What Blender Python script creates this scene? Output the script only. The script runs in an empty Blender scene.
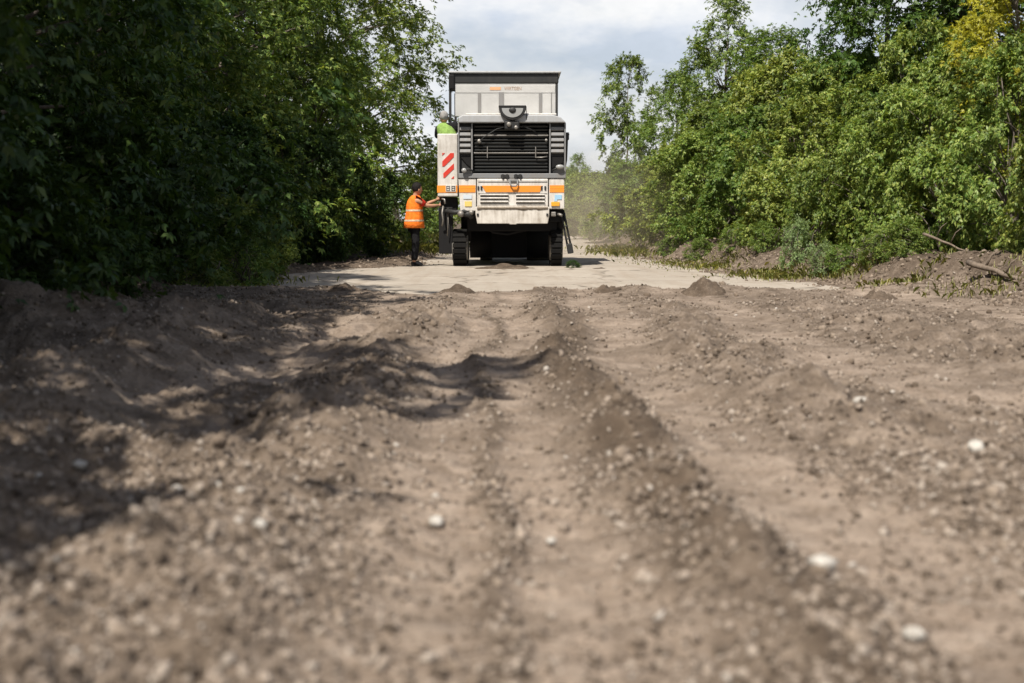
import bpy, bmesh, math, random
import numpy as np
from mathutils import Vector, Matrix

S = bpy.context.scene
COL = S.collection
PI = math.pi
RNG = np.random.default_rng(7)
random.seed(7)

# ------------------------------------------------------------------ materials
def new_mat(name):
    m = bpy.data.materials.new(name); m.use_nodes = True
    nt = m.node_tree; nt.nodes.clear()
    out = nt.nodes.new('ShaderNodeOutputMaterial')
    return m, nt, out

def nd(nt, t, **kw):
    n = nt.nodes.new(t)
    for k, v in kw.items():
        if k in n.inputs.keys(): n.inputs[k].default_value = v
        else: setattr(n, k, v)
    return n

def lk(nt, a, b): nt.links.new(a, b)

def ramp(nt, fac, stops):
    r = nt.nodes.new('ShaderNodeValToRGB')
    e = r.color_ramp.elements
    while len(e) < len(stops): e.new(0.5)
    for i, (p, c) in enumerate(stops):
        e[i].position = p
        e[i].color = (c, c, c, 1) if not isinstance(c, tuple) else (*c, 1)
    lk(nt, fac, r.inputs[0])
    return r.outputs[0]

def mixc(nt, fac, a, b, blend='MIX'):
    m = nt.nodes.new('ShaderNodeMix'); m.data_type = 'RGBA'; m.blend_type = blend
    for sock, v in ((m.inputs[0], fac), (m.inputs[6], a), (m.inputs[7], b)):
        if hasattr(v, 'is_output'): lk(nt, v, sock)
        elif isinstance(v, (int, float)): sock.default_value = v
        else: sock.default_value = (*v, 1)
    return m.outputs[2]

def noise(nt, vec, scale, detail=4, rough=.55, dist=0):
    n = nt.nodes.new('ShaderNodeTexNoise')
    n.inputs['Scale'].default_value = scale; n.inputs['Detail'].default_value = detail
    n.inputs['Roughness'].default_value = rough; n.inputs['Distortion'].default_value = dist
    if vec is not None: lk(nt, vec, n.inputs['Vector'])
    return n.outputs[0]

def objco(nt): return nt.nodes.new('ShaderNodeTexCoord').outputs['Object']
def geopos(nt): return nt.nodes.new('ShaderNodeNewGeometry').outputs['Position']

def paint(name, col, rough=.5, metal=0., grime=.35, gcol=(.20, .165, .125), gscale=3., spec=.4):
    """painted or bare metal / plastic with dust and streaks"""
    m, nt, out = new_mat(name)
    p = nd(nt, 'ShaderNodeBsdfPrincipled', Roughness=rough, Metallic=metal)
    p.inputs['Specular IOR Level'].default_value = spec
    g = geopos(nt)
    a = noise(nt, g, gscale, 6, .65)
    mp = nd(nt, 'ShaderNodeMapping'); mp.inputs['Scale'].default_value = (9, 9, 1.2); lk(nt, g, mp.inputs[0])
    b = noise(nt, mp.outputs[0], 2.0, 4, .6)
    mm = nd(nt, 'ShaderNodeMath', operation='MULTIPLY'); lk(nt, a, mm.inputs[0]); lk(nt, b, mm.inputs[1])
    f = ramp(nt, mm.outputs[0], [(.16, 0.), (.42, grime)])
    c = mixc(nt, f, col, gcol)
    lk(nt, c, p.inputs['Base Color'])
    rr = nd(nt, 'ShaderNodeMapRange'); rr.inputs[3].default_value = rough; rr.inputs[4].default_value = min(1, rough + .35)
    lk(nt, f, rr.inputs[0]); lk(nt, rr.outputs[0], p.inputs['Roughness'])
    lk(nt, p.outputs[0], out.inputs[0])
    return m

def leaf_mat(name, c0, c1, c2, trans=.34):
    m, nt, out = new_mat(name)
    g = nt.nodes.new('ShaderNodeNewGeometry')
    oi = nt.nodes.new('ShaderNodeObjectInfo')
    col = ramp(nt, g.outputs['Random Per Island'], [(0., c0), (.55, c1), (1., c2)])
    n = noise(nt, g.outputs['Position'], .9, 2)
    hs = nd(nt, 'ShaderNodeHueSaturation')
    lk(nt, col, hs.inputs['Color'])
    mr = nd(nt, 'ShaderNodeMapRange'); mr.inputs[1].default_value = .3; mr.inputs[2].default_value = .7
    mr.inputs[3].default_value = .75; mr.inputs[4].default_value = 1.25
    lk(nt, n, mr.inputs[0]); lk(nt, mr.outputs[0], hs.inputs['Value'])
    mh = nd(nt, 'ShaderNodeMapRange'); mh.inputs[3].default_value = .488; mh.inputs[4].default_value = .512
    lk(nt, oi.outputs['Random'], mh.inputs[0]); lk(nt, mh.outputs[0], hs.inputs['Hue'])
    p = nd(nt, 'ShaderNodeBsdfPrincipled', Roughness=.48)
    p.inputs['Specular IOR Level'].default_value = .35
    lk(nt, hs.outputs[0], p.inputs['Base Color'])
    t = nd(nt, 'ShaderNodeBsdfTranslucent')
    tc = mixc(nt, 1., hs.outputs[0], (1.25, 1.15, .55), 'MULTIPLY')
    lk(nt, tc, t.inputs['Color'])
    mx = nd(nt, 'ShaderNodeMixShader'); mx.inputs[0].default_value = trans
    lk(nt, p.outputs[0], mx.inputs[1]); lk(nt, t.outputs[0], mx.inputs[2])
    lk(nt, mx.outputs[0], out.inputs[0])
    return m

def ground_mat(name, road=False):
    m, nt, out = new_mat(name)
    g = geopos(nt)
    p = nd(nt, 'ShaderNodeBsdfPrincipled', Roughness=.95)
    p.inputs['Specular IOR Level'].default_value = .15
    n1 = noise(nt, g, .55, 5, .6)
    n2 = noise(nt, g, 5.5, 6, .65)
    n3 = noise(nt, g, 42, 4, .7)
    if road:
        c = ramp(nt, n1, [(.3, (.30, .265, .222)), (.7, (.375, .335, .285))])
        mp = nd(nt, 'ShaderNodeMapping'); mp.inputs['Scale'].default_value = (2.2, .16, 1); lk(nt, g, mp.inputs[0])
        st = noise(nt, mp.outputs[0], 1.6, 5, .6)
        c = mixc(nt, ramp(nt, st, [(.48, 0.), (.68, .55)]), c, (.27, .225, .178))
        c = mixc(nt, ramp(nt, n2, [(.50, 0.), (.70, .5)]), c, (.22, .185, .148))
        vo = nt.nodes.new('ShaderNodeTexVoronoi'); vo.feature = 'DISTANCE_TO_EDGE'; vo.inputs['Scale'].default_value = .42
        wp = nd(nt, 'ShaderNodeVectorMath', operation='MULTIPLY_ADD'); wp.inputs[1].default_value = (1.2, 1.2, 0)
        nz = nt.nodes.new('ShaderNodeTexNoise'); nz.inputs['Scale'].default_value = 1.3; nz.inputs['Detail'].default_value = 5; lk(nt, g, nz.inputs['Vector'])
        lk(nt, nz.outputs['Color'], wp.inputs[0]); lk(nt, g, wp.inputs[2]); lk(nt, wp.outputs[0], vo.inputs['Vector'])
        c = mixc(nt, ramp(nt, vo.outputs['Distance'], [(.006, .75), (.02, 0.)]), c, (.10, .083, .065))
    else:
        at = nt.nodes.new('ShaderNodeAttribute'); at.attribute_name = 'compaction'
        dry = ramp(nt, n2, [(.25, (.195, .149, .112)), (.5, (.31, .247, .195)), (.75, (.40, .33, .268))])
        loose = ramp(nt, n2, [(.28, (.066, .050, .038)), (.48, (.165, .129, .099)), (.72, (.29, .235, .188))])
        c = mixc(nt, at.outputs['Fac'], loose, dry)
        c = mixc(nt, ramp(nt, noise(nt, g, 1.1, 6, .65, .5), [(.46, 0.), (.66, .7)]), c, (.115, .088, .066))
        at2 = nt.nodes.new('ShaderNodeAttribute'); at2.attribute_name = 'soil'
        soil = ramp(nt, n2, [(.3, (.05, .037, .027)), (.55, (.105, .079, .058)), (.78, (.18, .141, .107))])
        c = mixc(nt, at2.outputs['Fac'], c, soil)
        c = mixc(nt, ramp(nt, n3, [(.35, .55), (.5, 0.)]), c, (.075, .058, .043))
        c = mixc(nt, ramp(nt, n3, [(.60, 0.), (.70, .6)]), c, (.34, .30, .25))
    lk(nt, c, p.inputs['Base Color'])
    h = nd(nt, 'ShaderNodeMath', operation='MULTIPLY_ADD'); h.inputs[1].default_value = .35
    lk(nt, n3, h.inputs[0]); lk(nt, n2, h.inputs[2])
    bp = nd(nt, 'ShaderNodeBump'); bp.inputs['Strength'].default_value = .35 if road else .9
    bp.inputs['Distance'].default_value = .012 if road else .05
    lk(nt, h.outputs[0], bp.inputs['Height']); lk(nt, bp.outputs[0], p.inputs['Normal'])
    lk(nt, p.outputs[0], out.inputs[0])
    return m

def island_mat(name, stops, rough=.9):
    m, nt, out = new_mat(name)
    g = nt.nodes.new('ShaderNodeNewGeometry')
    p = nd(nt, 'ShaderNodeBsdfPrincipled', Roughness=rough); p.inputs['Specular IOR Level'].default_value = .2
    c = ramp(nt, g.outputs['Random Per Island'], stops)
    n = noise(nt, g.outputs['Position'], 60, 3)
    c2 = mixc(nt, ramp(nt, n, [(.35, .5), (.6, 0.)]), c, (.09, .07, .052))
    lk(nt, c2, p.inputs['Base Color'])
    lk(nt, p.outputs[0], out.inputs[0])
    return m

def bark_mat(name, a, b):
    m, nt, out = new_mat(name)
    g = geopos(nt)
    mp = nd(nt, 'ShaderNodeMapping'); mp.inputs['Scale'].default_value = (14, 14, 2.5); lk(nt, g, mp.inputs[0])
    n = noise(nt, mp.outputs[0], 1.5, 5, .65)
    p = nd(nt, 'ShaderNodeBsdfPrincipled', Roughness=.92)
    lk(nt, ramp(nt, n, [(.3, a), (.7, b)]), p.inputs['Base Color'])
    bp = nd(nt, 'ShaderNodeBump', Strength=.8, Distance=.02); lk(nt, n, bp.inputs['Height']); lk(nt, bp.outputs[0], p.inputs['Normal'])
    lk(nt, p.outputs[0], out.inputs[0])
    return m

def cloth_mat(name, a, rough=.9, scale=14):
    m, nt, out = new_mat(name)
    g = geopos(nt)
    n = noise(nt, g, scale, 4, .6)
    p = nd(nt, 'ShaderNodeBsdfPrincipled', Roughness=rough); p.inputs['Specular IOR Level'].default_value = .2
    b = tuple(x * .62 for x in a)
    lk(nt, ramp(nt, n, [(.3, b), (.65, a)]), p.inputs['Base Color'])
    bp = nd(nt, 'ShaderNodeBump', Strength=.7, Distance=.03); lk(nt, n, bp.inputs['Height']); lk(nt, bp.outputs[0], p.inputs['Normal'])
    lk(nt, p.outputs[0], out.inputs[0])
    return m

M = {}
M['dirt'] = ground_mat('rutted_dirt')
M['road'] = ground_mat('dusty_asphalt', True)
M['gravel'] = island_mat('gravel', [(0., (.07, .054, .041)), (.4, (.18, .143, .113)), (.78, (.31, .257, .21)), (.985, (.34, .295, .25)), (1., (.48, .45, .41))])
M['clod'] = island_mat('clods', [(0., (.085, .064, .047)), (.5, (.175, .137, .105)), (1., (.28, .228, .18))])
M['palestone'] = island_mat('pale_stone', [(0., (.40, .37, .33)), (1., (.5, .48, .44))], .8)
M['white'] = paint('white_paint', (.64, .62, .585), .45, grime=.5, gscale=4.)
M['white_dirty'] = paint('dusty_white_paint', (.62, .59, .54), .6, grime=.75, gcol=(.25, .21, .165), gscale=5)
M['orange'] = paint('orange_stripe', (.80, .27, .022), .45, grime=.22)
M['red'] = paint('red_stripe', (.58, .035, .02), .45, grime=.15)
M['grey'] = paint('grey_paint', (.19, .20, .21), .5, grime=.45)
M['lightgrey'] = paint('light_grey_paint', (.36, .375, .39), .45, grime=.4)
M['dark'] = paint('dark_grey_paint', (.018, .019, .02), .55, grime=.25, gcol=(.06, .054, .045))
M['black'] = paint('black_steel', (.007, .007, .008), .7, grime=.2, gcol=(.025, .022, .018), spec=.25)
M['slat'] = paint('grille_slat', (.016, .018, .019), .5, grime=.25, gcol=(.045, .042, .036))
M['rubber'] = paint('track_pad', (.006, .006, .006), .9, grime=.4, gcol=(.022, .019, .015), spec=.2)
M['steel'] = paint('worn_steel', (.30, .29, .27), .45, metal=.6, grime=.6, gcol=(.12, .098, .074))
M['amber'] = paint('amber_lens', (.75, .36, .03), .25, grime=.15)
M['blue'] = paint('blue_sticker', (.30, .52, .72), .4, grime=.25, gcol=(.5, .48, .44))
M['paleblue'] = paint('pale_sticker', (.55, .62, .70), .4, grime=.25, gcol=(.5, .48, .44))
M['yellow'] = paint('yellow_sticker', (.75, .52, .10), .4, grime=.35, gcol=(.6, .55, .45))
M['lens'] = paint('lamp_lens', (.30, .31, .31), .15, grime=.2)
M['ink'] = paint('ink', (.07, .07, .07), .6, grime=.1)
M['logo'] = paint('faded_orange_print', (.62, .33, .16), .6, grime=.2, gcol=(.5, .42, .36))
M['logo_dark'] = paint('faded_brown_print', (.42, .29, .21), .6, grime=.2, gcol=(.45, .4, .36))
M['bark'] = bark_mat('bark', (.05, .04, .03), (.16, .135, .11))
M['deadwood'] = bark_mat('dead_wood', (.10, .075, .054), (.22, .175, .135))
M['leaf_dark_shaded'] = leaf_mat('leaf_dark_shaded', (.022, .05, .012), (.04, .085, .018), (.075, .125, .025))  # shade on the near left trees put into the colour; elsewhere plain dark green
M['leaf_mid_sunlit'] = leaf_mat('leaf_mid_sunlit', (.06, .115, .021), (.13, .205, .04), (.26, .31, .07))  # sunlight on the farther left trees put into the colour; elsewhere mid green
M['leaf_olive'] = leaf_mat('leaf_olive', (.078, .14, .026), (.195, .272, .055), (.37, .41, .105))
M['leaf_green'] = leaf_mat('leaf_green', (.035, .08, .014), (.06, .125, .02), (.11, .17, .035))
M['leaf_yellow_sunlit'] = leaf_mat('leaf_yellow_sunlit', (.22, .22, .02), (.35, .345, .03), (.45, .42, .05), .4)  # yellower leaves, with sunlight on the crown top put into the colour
M['leaf_grey'] = leaf_mat('leaf_grey', (.11, .18, .065), (.20, .28, .11), (.28, .36, .16))
M['grass'] = leaf_mat('grass_blade', (.20, .24, .05), (.33, .35, .09), (.46, .42, .18))
M['vest'] = cloth_mat('orange_vest', (.95, .215, .024))
M['redshirt'] = cloth_mat('red_shirt', (.52, .03, .015))
M['vest_green'] = cloth_mat('lime_vest', (.235, .37, .095))
M['strip'] = cloth_mat('reflective_strip', (.72, .60, .44), .5)
M['strip_lime'] = cloth_mat('pale_lime_strip', (.66, .78, .30), .5)
M['black_cloth'] = cloth_mat('black_cloth', (.012, .012, .014))
M['skin'] = cloth_mat('skin', (.50, .27, .17), .6, 5)
M['hair'] = cloth_mat('dark_hair', (.012, .010, .009), .7, 40)
M['greycap'] = cloth_mat('grey_cap', (.32, .31, .30))

def curtain_mat():
    m, nt, out = new_mat('cloudy_plastic')
    g = geopos(nt)
    n = noise(nt, g, 3, 4)
    c = ramp(nt, n, [(.3, (.72, .72, .71)), (.7, (.82, .82, .81))])
    p = nd(nt, 'ShaderNodeBsdfPrincipled', Roughness=.35); lk(nt, c, p.inputs['Base Color'])
    t = nd(nt, 'ShaderNodeBsdfTranslucent'); lk(nt, c, t.inputs[0])
    mx = nd(nt, 'ShaderNodeMixShader'); mx.inputs[0].default_value = .5
    lk(nt, p.outputs[0], mx.inputs[1]); lk(nt, t.outputs[0], mx.inputs[2])
    lk(nt, mx.outputs[0], out.inputs[0])
    return m
M['curtain'] = curtain_mat()
M['curtain_bar'] = paint('curtain_bar', (.20, .20, .20), .6, grime=.3)

# ------------------------------------------------------------------ object helpers
def tag(o, label=None, cat=None, group=None, kind=None):
    if label: o['label'] = label
    if cat: o['category'] = cat
    if group: o['group'] = group
    if kind: o['kind'] = kind
    return o

def empty(name, loc, rz=0.):
    o = bpy.data.objects.new(name, None); COL.objects.link(o)
    o.location = loc; o.rotation_euler = (0, 0, rz); o.empty_display_size = .2
    return o

def link_mesh(name, me, mats, parent=None):
    if not isinstance(mats, (list, tuple)): mats = [mats]
    for m in mats: me.materials.append(m)
    o = bpy.data.objects.new(name, me); COL.objects.link(o)
    if parent: o.parent = parent
    return o

def np_mesh(name, v, faces, smooth=False):
    """faces: (n,k) int array, all of one size"""
    me = bpy.data.meshes.new(name)
    v = np.asarray(v, np.float32); f = np.asarray(faces, np.int32)
    k = f.shape[1]
    me.vertices.add(len(v)); me.vertices.foreach_set('co', v.ravel())
    me.loops.add(f.size); me.loops.foreach_set('vertex_index', f.ravel())
    me.polygons.add(len(f))
    me.polygons.foreach_set('loop_start', np.arange(0, f.size, k, dtype=np.int32))
    me.polygons.foreach_set('loop_total', np.full(len(f), k, np.int32))
    if smooth: me.polygons.foreach_set('use_smooth', np.ones(len(f), bool))
    me.update(calc_edges=True)
    return me

class MB:
    def __init__(self): self.bm = bmesh.new()
    def _done(self, before, m, smooth=False):
        for f in self.bm.faces:
            if f.index == -1 or f not in before:
                f.material_index = m; f.smooth = smooth
    def _geom(self, fn, m, smooth=False):
        b = bmesh.new(); fn(b)
        for f in b.faces: f.material_index = m; f.smooth = smooth
        me = bpy.data.meshes.new('tmp'); b.to_mesh(me); b.free()
        self.bm.from_mesh(me); bpy.data.meshes.remove(me)
    def box(self, x0, x1, y0, y1, z0, z1, bev=.01, m=0, rot=None):
        def fn(b):
            bmesh.ops.create_cube(b, size=1)
            for v in b.verts:
                v.co = Vector(((x0 + x1) / 2 + v.co.x * (x1 - x0), (y0 + y1) / 2 + v.co.y * (y1 - y0), (z0 + z1) / 2 + v.co.z * (z1 - z0)))
            bv = min(bev, .4 * min(abs(x1 - x0), abs(y1 - y0), abs(z1 - z0)))
            if bv > 0: bmesh.ops.bevel(b, geom=b.edges[:], offset=bv, segments=2, affect='EDGES', profile=.5)
            if rot:
                c, mat = rot
                for v in b.verts: v.co = mat @ (v.co - Vector(c)) + Vector(c)
        self._geom(fn, m)
    def prism(self, pts, y0, y1, bev=.008, m=0):
        """polygon in XZ extruded from y0 to y1"""
        def fn(b):
            A = [b.verts.new((x, y0, z)) for x, z in pts]; B = [b.verts.new((x, y1, z)) for x, z in pts]
            b.faces.new(A); b.faces.new(B[::-1])
            n = len(pts)
            for i in range(n): b.faces.new((A[i], B[i], B[(i + 1) % n], A[(i + 1) % n])[::-1])
            bmesh.ops.recalc_face_normals(b, faces=b.faces[:])
            if bev > 0: bmesh.ops.bevel(b, geom=b.edges[:], offset=bev, segments=2, affect='EDGES', profile=.5)
        self._geom(fn, m)
    def prism_x(self, pts, x0, x1, bev=.008, m=0):
        """polygon in YZ extruded from x0 to x1"""
        def fn(b):
            A = [b.verts.new((x0, y, z)) for y, z in pts]; B = [b.verts.new((x1, y, z)) for y, z in pts]
            b.faces.new(A); b.faces.new(B[::-1])
            n = len(pts)
            for i in range(n): b.faces.new((A[i], B[i], B[(i + 1) % n], A[(i + 1) % n])[::-1])
            bmesh.ops.recalc_face_normals(b, faces=b.faces[:])
            if bev > 0: bmesh.ops.bevel(b, geom=b.edges[:], offset=bev, segments=2, affect='EDGES', profile=.5)
        self._geom(fn, m)
    def tube(self, pts, r, seg=10, m=0, cap=True):
        pts = [Vector(p) for p in pts]
        rs = r if isinstance(r, (list, tuple)) else [r] * len(pts)
        def fn(b):
            rings = []
            up = None
            for i, p in enumerate(pts):
                d = (pts[min(i + 1, len(pts) - 1)] - pts[max(i - 1, 0)]).normalized()
                if up is None: up = Vector((0, 0, 1)) if abs(d.z) < .9 else Vector((1, 0, 0))
                s = d.cross(up).normalized(); u = s.cross(d).normalized(); up = u
                rings.append([b.verts.new(p + (s * math.cos(a) + u * math.sin(a)) * rs[i]) for a in (2 * PI * k / seg for k in range(seg))])
            for a, c in zip(rings, rings[1:]):
                for k in range(seg): b.faces.new((a[k], a[(k + 1) % seg], c[(k + 1) % seg], c[k]))
            if cap: b.faces.new(rings[0][::-1]); b.faces.new(rings[-1])
            bmesh.ops.recalc_face_normals(b, faces=b.faces[:])
        self._geom(fn, m, True)
    def ball(self, c, r, m=0, scale=(1, 1, 1), sub=3):
        def fn(b):
            bmesh.ops.create_icosphere(b, subdivisions=sub, radius=1)
            for v in b.verts: v.co = Vector((c[0] + v.co.x * r * scale[0], c[1] + v.co.y * r * scale[1], c[2] + v.co.z * r * scale[2]))
        self._geom(fn, m, True)
    def build(self, name, mats, parent=None):
        me = bpy.data.meshes.new(name); self.bm.to_mesh(me); self.bm.free()
        return link_mesh(name, me, mats, parent)

# ------------------------------------------------------------------ noise for terrain
def hash2(ix, iy, seed):
    h = (ix.astype(np.int64) * 374761393 + iy.astype(np.int64) * 668265263 + seed * 1442695041) & 0xFFFFFFFF
    h = ((h ^ (h >> 13)) * 1274126177) & 0xFFFFFFFF
    h = (h ^ (h >> 16)) & 0xFFFFFFFF
    return h / 4294967295.0
def vnoise(x, y, seed=0):
    ix = np.floor(x); iy = np.floor(y); fx = x - ix; fy = y - iy
    fx = fx * fx * fx * (fx * (fx * 6 - 15) + 10); fy = fy * fy * fy * (fy * (fy * 6 - 15) + 10)
    a = hash2(ix, iy, seed); b = hash2(ix + 1, iy, seed); c = hash2(ix, iy + 1, seed); d = hash2(ix + 1, iy + 1, seed)
    return (a + (b - a) * fx) + ((c + (d - c) * fx) - (a + (b - a) * fx)) * fy - .5
def fbm(x, y, oct=5, seed=0, gain=.5, lac=2.03):
    s = 0; a = 1.
    for o in range(oct):
        s = s + a * vnoise(x + 17.3 * o, y - 9.1 * o, seed + o); x = x * lac; y = y * lac; a *= gain
    return s
def sst(a, b, x):
    t = np.clip((x - a) / (b - a), 0, 1); return t * t * (3 - 2 * t)
def gs(x, w): return np.exp(-(x / w) ** 2)

def line(y, pts):
    ys, xs = zip(*pts); return np.interp(y, ys, xs)

# compacted wheel tracks, loose ridges: (centre line over y, half width, height)
TRACKS = [([(0, .15), (3, .05), (5, -.05), (12, -.2), (18, -.25)], .44),
          ([(0, 1.9), (3, 1.28), (5.6, .92), (10, .88), (18, 1.0)], .26),
          ([(0, 4.0), (7.4, 2.75), (11.7, 2.25), (18, 2.05)], .34),
          ([(0, 7), (10, 5.6), (16, 5.05), (20, 4.4)], .42),
          ([(0, -2.9), (6.5, -2.25), (12, -1.5), (17, -1.3)], .3)]
RIDGES = [([(0, 1.05), (3, .80), (5.6, .50), (12.7, .36), (18, .36)], .16, .065),
          ([(0, 2.6), (4, 1.95), (7, 1.6), (11, 1.5), (18, 1.6)], .36, .05),
          ([(0, 3.9), (9, 3.55), (14, 3.35), (18, 3.1)], .62, .10),
          ([(0, -.85), (4, -.9), (7, -1.0), (12, -.9), (18, -.8)], .34, .06),
          ([(0, -1.9), (4, -1.75), (8, -2.5), (11, -2.9), (18, -2.6)], .55, .13),
          ([(0, -4.2), (10, -4.1), (16, -4.3), (20, -4.9)], .75, .22)]

def bank_x(y): return np.interp(y, [8, 15, 21, 28, 35, 47, 70], [7.4, 6.3, 5.35, 4.45, 4.1, 3.9, 4.1])
def left_x(y): return np.interp(y, [15, 19, 24, 28, 29.6, 34, 60], [-4.9, -4.5, -4.1, -3.1, -1.75, -1.65, -2.6])
def dirt_end(x): return 18.9 + .55 * fbm(x * .8, x * 0 + 3.1, 3, 77) + .25 * np.sin(x * 1.3)

def terrain(x, y):
    """height, compaction 0..1, fresh soil 0..1"""
    x = np.asarray(x, float); y = np.asarray(y, float)
    rough = 1 - sst(0, 1.4, y - dirt_end(x))                 # 1 on the broken dirt in front, 0 on the road beyond
    rough = np.where(y < 16, 1., rough)
    wx = x + .26 * fbm(x * .45, y * .4, 3, 5) + .09 * fbm(x * 2.2, y * 1.1, 3, 6)
    z = np.zeros_like(x); comp = np.zeros_like(x); rub = np.full_like(x, .55)
    for pts, hw in TRACKS:
        d = np.abs(wx - line(y, pts)); k = (1 - sst(hw * .55, hw * 1.45, d)) * np.clip(.95 + .8 * fbm(x * .6, y * .35, 3, 13), .3, 1)
        z -= .035 * k; comp = np.maximum(comp, k); rub *= 1 - .78 * k
    for pts, w, h in RIDGES:
        d = wx - line(y, pts); k = gs(d, w * (1 + .7 * fbm(x * .4, y * .5, 2, 15)))
        z += h * k * (1 + 1.7 * fbm(x * .9, y * .6, 3, 11)); rub = np.maximum(rub, 1.1 * k * (1 - comp * .6)); comp = comp * (1 - .6 * k)
    z += .035 * fbm(x * .45, y * .35, 4, 21)
    z += rub * (.055 * fbm(x * 3.1, y * 2.6, 4, 31) + .040 * np.abs(fbm(x * 10, y * 9, 3, 41)) + .026 * fbm(x * 27, y * 23, 2, 43))
    # tyre cleats pressed across the middle track
    k0 = 1 - sst(.12, .2, np.abs(np.abs(wx - line(y, TRACKS[0][0])) - .17))
    z += -.012 * k0 * (.5 + .5 * np.sin(y * 24 + 3 * fbm(x, y, 2, 51)))
    k1 = gs(wx - line(y, TRACKS[0][0]), .055) * sst(2, 4, y); z += .028 * k1 * (1 + fbm(x * 2, y * 2, 2, 17)); comp = comp * (1 - .75 * k1)
    lft = sst(.5, 1.3, -x); z += lft * (.10 * fbm(x * 1.2, y * .9, 4, 23) - .06 * np.abs(fbm(x * 1.7, y * 1.3, 4, 27))); rub = np.maximum(rub, .6 * lft)
    z += rub * (.03 - .09 * np.abs(fbm(x * 2.3, y * 1.7, 4, 29)))
    st = fbm(x * 2.1, y * 1.6, 5, 33)                       # broken crust: steps with crumbling edges
    z += (.25 + .75 * rub) * .034 * (sst(-.02, .05, st) + sst(.16, .22, st) + .8 * sst(-.22, -.16, st) - 1.4)
    st2 = fbm(x * 5.3, y * 4.4, 4, 35); z += rub * .020 * (sst(.02, .10, st2) - .5)
    comp = comp * np.clip(.9 + .9 * fbm(x * 1.3, y * .9, 4, 37), .35, 1)
    z *= 1 - .72 * sst(12.5, 17.5, y)
    z += .015
    z += (.03 + .085 * np.clip(fbm(x * 1.6, y * 1.2, 4, 61), -.2, 1) + .03 * np.abs(fbm(x * 6, y * 5, 3, 63))) * gs(y - dirt_end(x) + .5, .55)
    z *= rough
    z += (1 - rough) * (-.045)
    comp = comp * rough
    # left verge beyond the road edge, right bank
    lx = left_x(y)
    lv = sst(0, .9, (lx - x) + .5 * fbm(x * .7, y * .5, 3, 71)) * sst(13.5, 16, y)
    z += lv * (.05 + (.07 + .22 * (1 - sst(25, 28, y))) * gs(x - lx + .9, .7) * (1 + fbm(x * .8, y * .8, 3, 72)) + .10 * fbm(x * 2, y * 2, 4, 73))
    bx = bank_x(y); db = x - bx + .55 * fbm(x * .8, y * .45, 4, 81)
    up = sst(-.15, .75, db)
    z += up * (.46 + .09 * fbm(x * .9, y * .7, 4, 82) + .09 * np.abs(fbm(x * 3.3, y * 3, 3, 83))) * sst(6, 12, y)
    sh = sst(-1.6, -.2, db) * sst(14.5, 18, y) * (1 - up)
    z += sh * (.05 + .05 * fbm(x * 2.2, y * 1.4, 3, 85))
    damp = 1.15 * gs(wx - line(y, RIDGES[0][0]) - .03, .21) * (1 - sst(10, 18, y)) * np.clip(.95 + 1.0 * fbm(x * 1.4, y * .9, 3, 19), 0, 1)
    comp = np.maximum(comp, .8 * rough * (1 - sst(.22, .5, np.abs(wx - line(y, TRACKS[0][0])))) * (1 - k1))
    damp = np.maximum(damp, .55 * gs(wx - line(y, TRACKS[0][0]), .05) * (1 - sst(12, 18, y)))
    soil = np.clip(np.maximum(np.maximum(up * (1 - .4 * sst(1.6, 3, db)), lv), damp), 0, 1)
    far = np.maximum(sst(30, 70, np.abs(x)), sst(90, 140, y))
    z = z * (1 - far) - .03 * far
    return z, comp, soil

def tz(x, y): return float(terrain(np.array([x]), np.array([y]))[0][0])

def build_ground():
    xs = np.arange(-6.2, 6.2, .0225)
    ext = []; s, x = .03, 6.2
    while x < 700: ext.append(x); s *= 1.09; x += s
    ext = np.array(ext); xs = np.concatenate([-ext[::-1], xs, ext])
    ys = [1.6]
    while ys[-1] < 75: ys.append(ys[-1] * 1.0062 + .002)
    s = .6
    while ys[-1] < 1500: s *= 1.12; ys.append(ys[-1] + s)
    b = [1.6]; s = .03
    while b[-1] > -300: s *= 1.14; b.append(b[-1] - s)
    ys = np.array(b[:0:-1] + ys)
    X, Y = np.meshgrid(xs, ys)
    z, c, so = terrain(X.ravel(), Y.ravel())
    nx, ny = len(xs), len(ys)
    v = np.stack([X.ravel(), Y.ravel(), z], 1)
    i = np.arange(nx * ny).reshape(ny, nx)
    f = np.stack([i[:-1, :-1], i[:-1, 1:], i[1:, 1:], i[1:, :-1]], -1).reshape(-1, 4)
    me = np_mesh('ground', v, f, True)
    for nme, arr in (('compaction', c), ('soil', so)):
        a = me.attributes.new(nme, 'FLOAT', 'POINT'); a.data.foreach_set('value', arr.astype(np.float32))
    return tag(link_mesh('ground', me, M['dirt']), kind='structure')
build_ground()

def build_road():
    ys = [17.]
    while ys[-1] < 140: ys.append(ys[-1] * 1.012)
    ys = np.array(ys); n = 90
    t = np.linspace(0, 1, n)
    L = np.interp(ys, [17, 20, 24, 28, 34, 140], [-5.0, -4.8, -4.4, -3.6, -2.2, -2.8]); R = bank_x(ys) - .2
    X = L[:, None] + (R - L)[:, None] * t; Y = np.repeat(ys[:, None], n, 1)
    Z = -.16 * (1 - sst(18.3, 19.4, Y)) + .022 * fbm(X * .35, Y * .3, 3, 91) - .012 + .004 * fbm(X * 3, Y * 3, 3, 92)
    i = np.arange(X.size).reshape(X.shape)
    f = np.stack([i[:-1, :-1], i[:-1, 1:], i[1:, 1:], i[1:, :-1]], -1).reshape(-1, 4)
    me = np_mesh('road', np.stack([X.ravel(), Y.ravel(), Z.ravel()], 1), f, True)
    tag(link_mesh('road', me, M['road']), kind='structure')
build_road()

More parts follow.
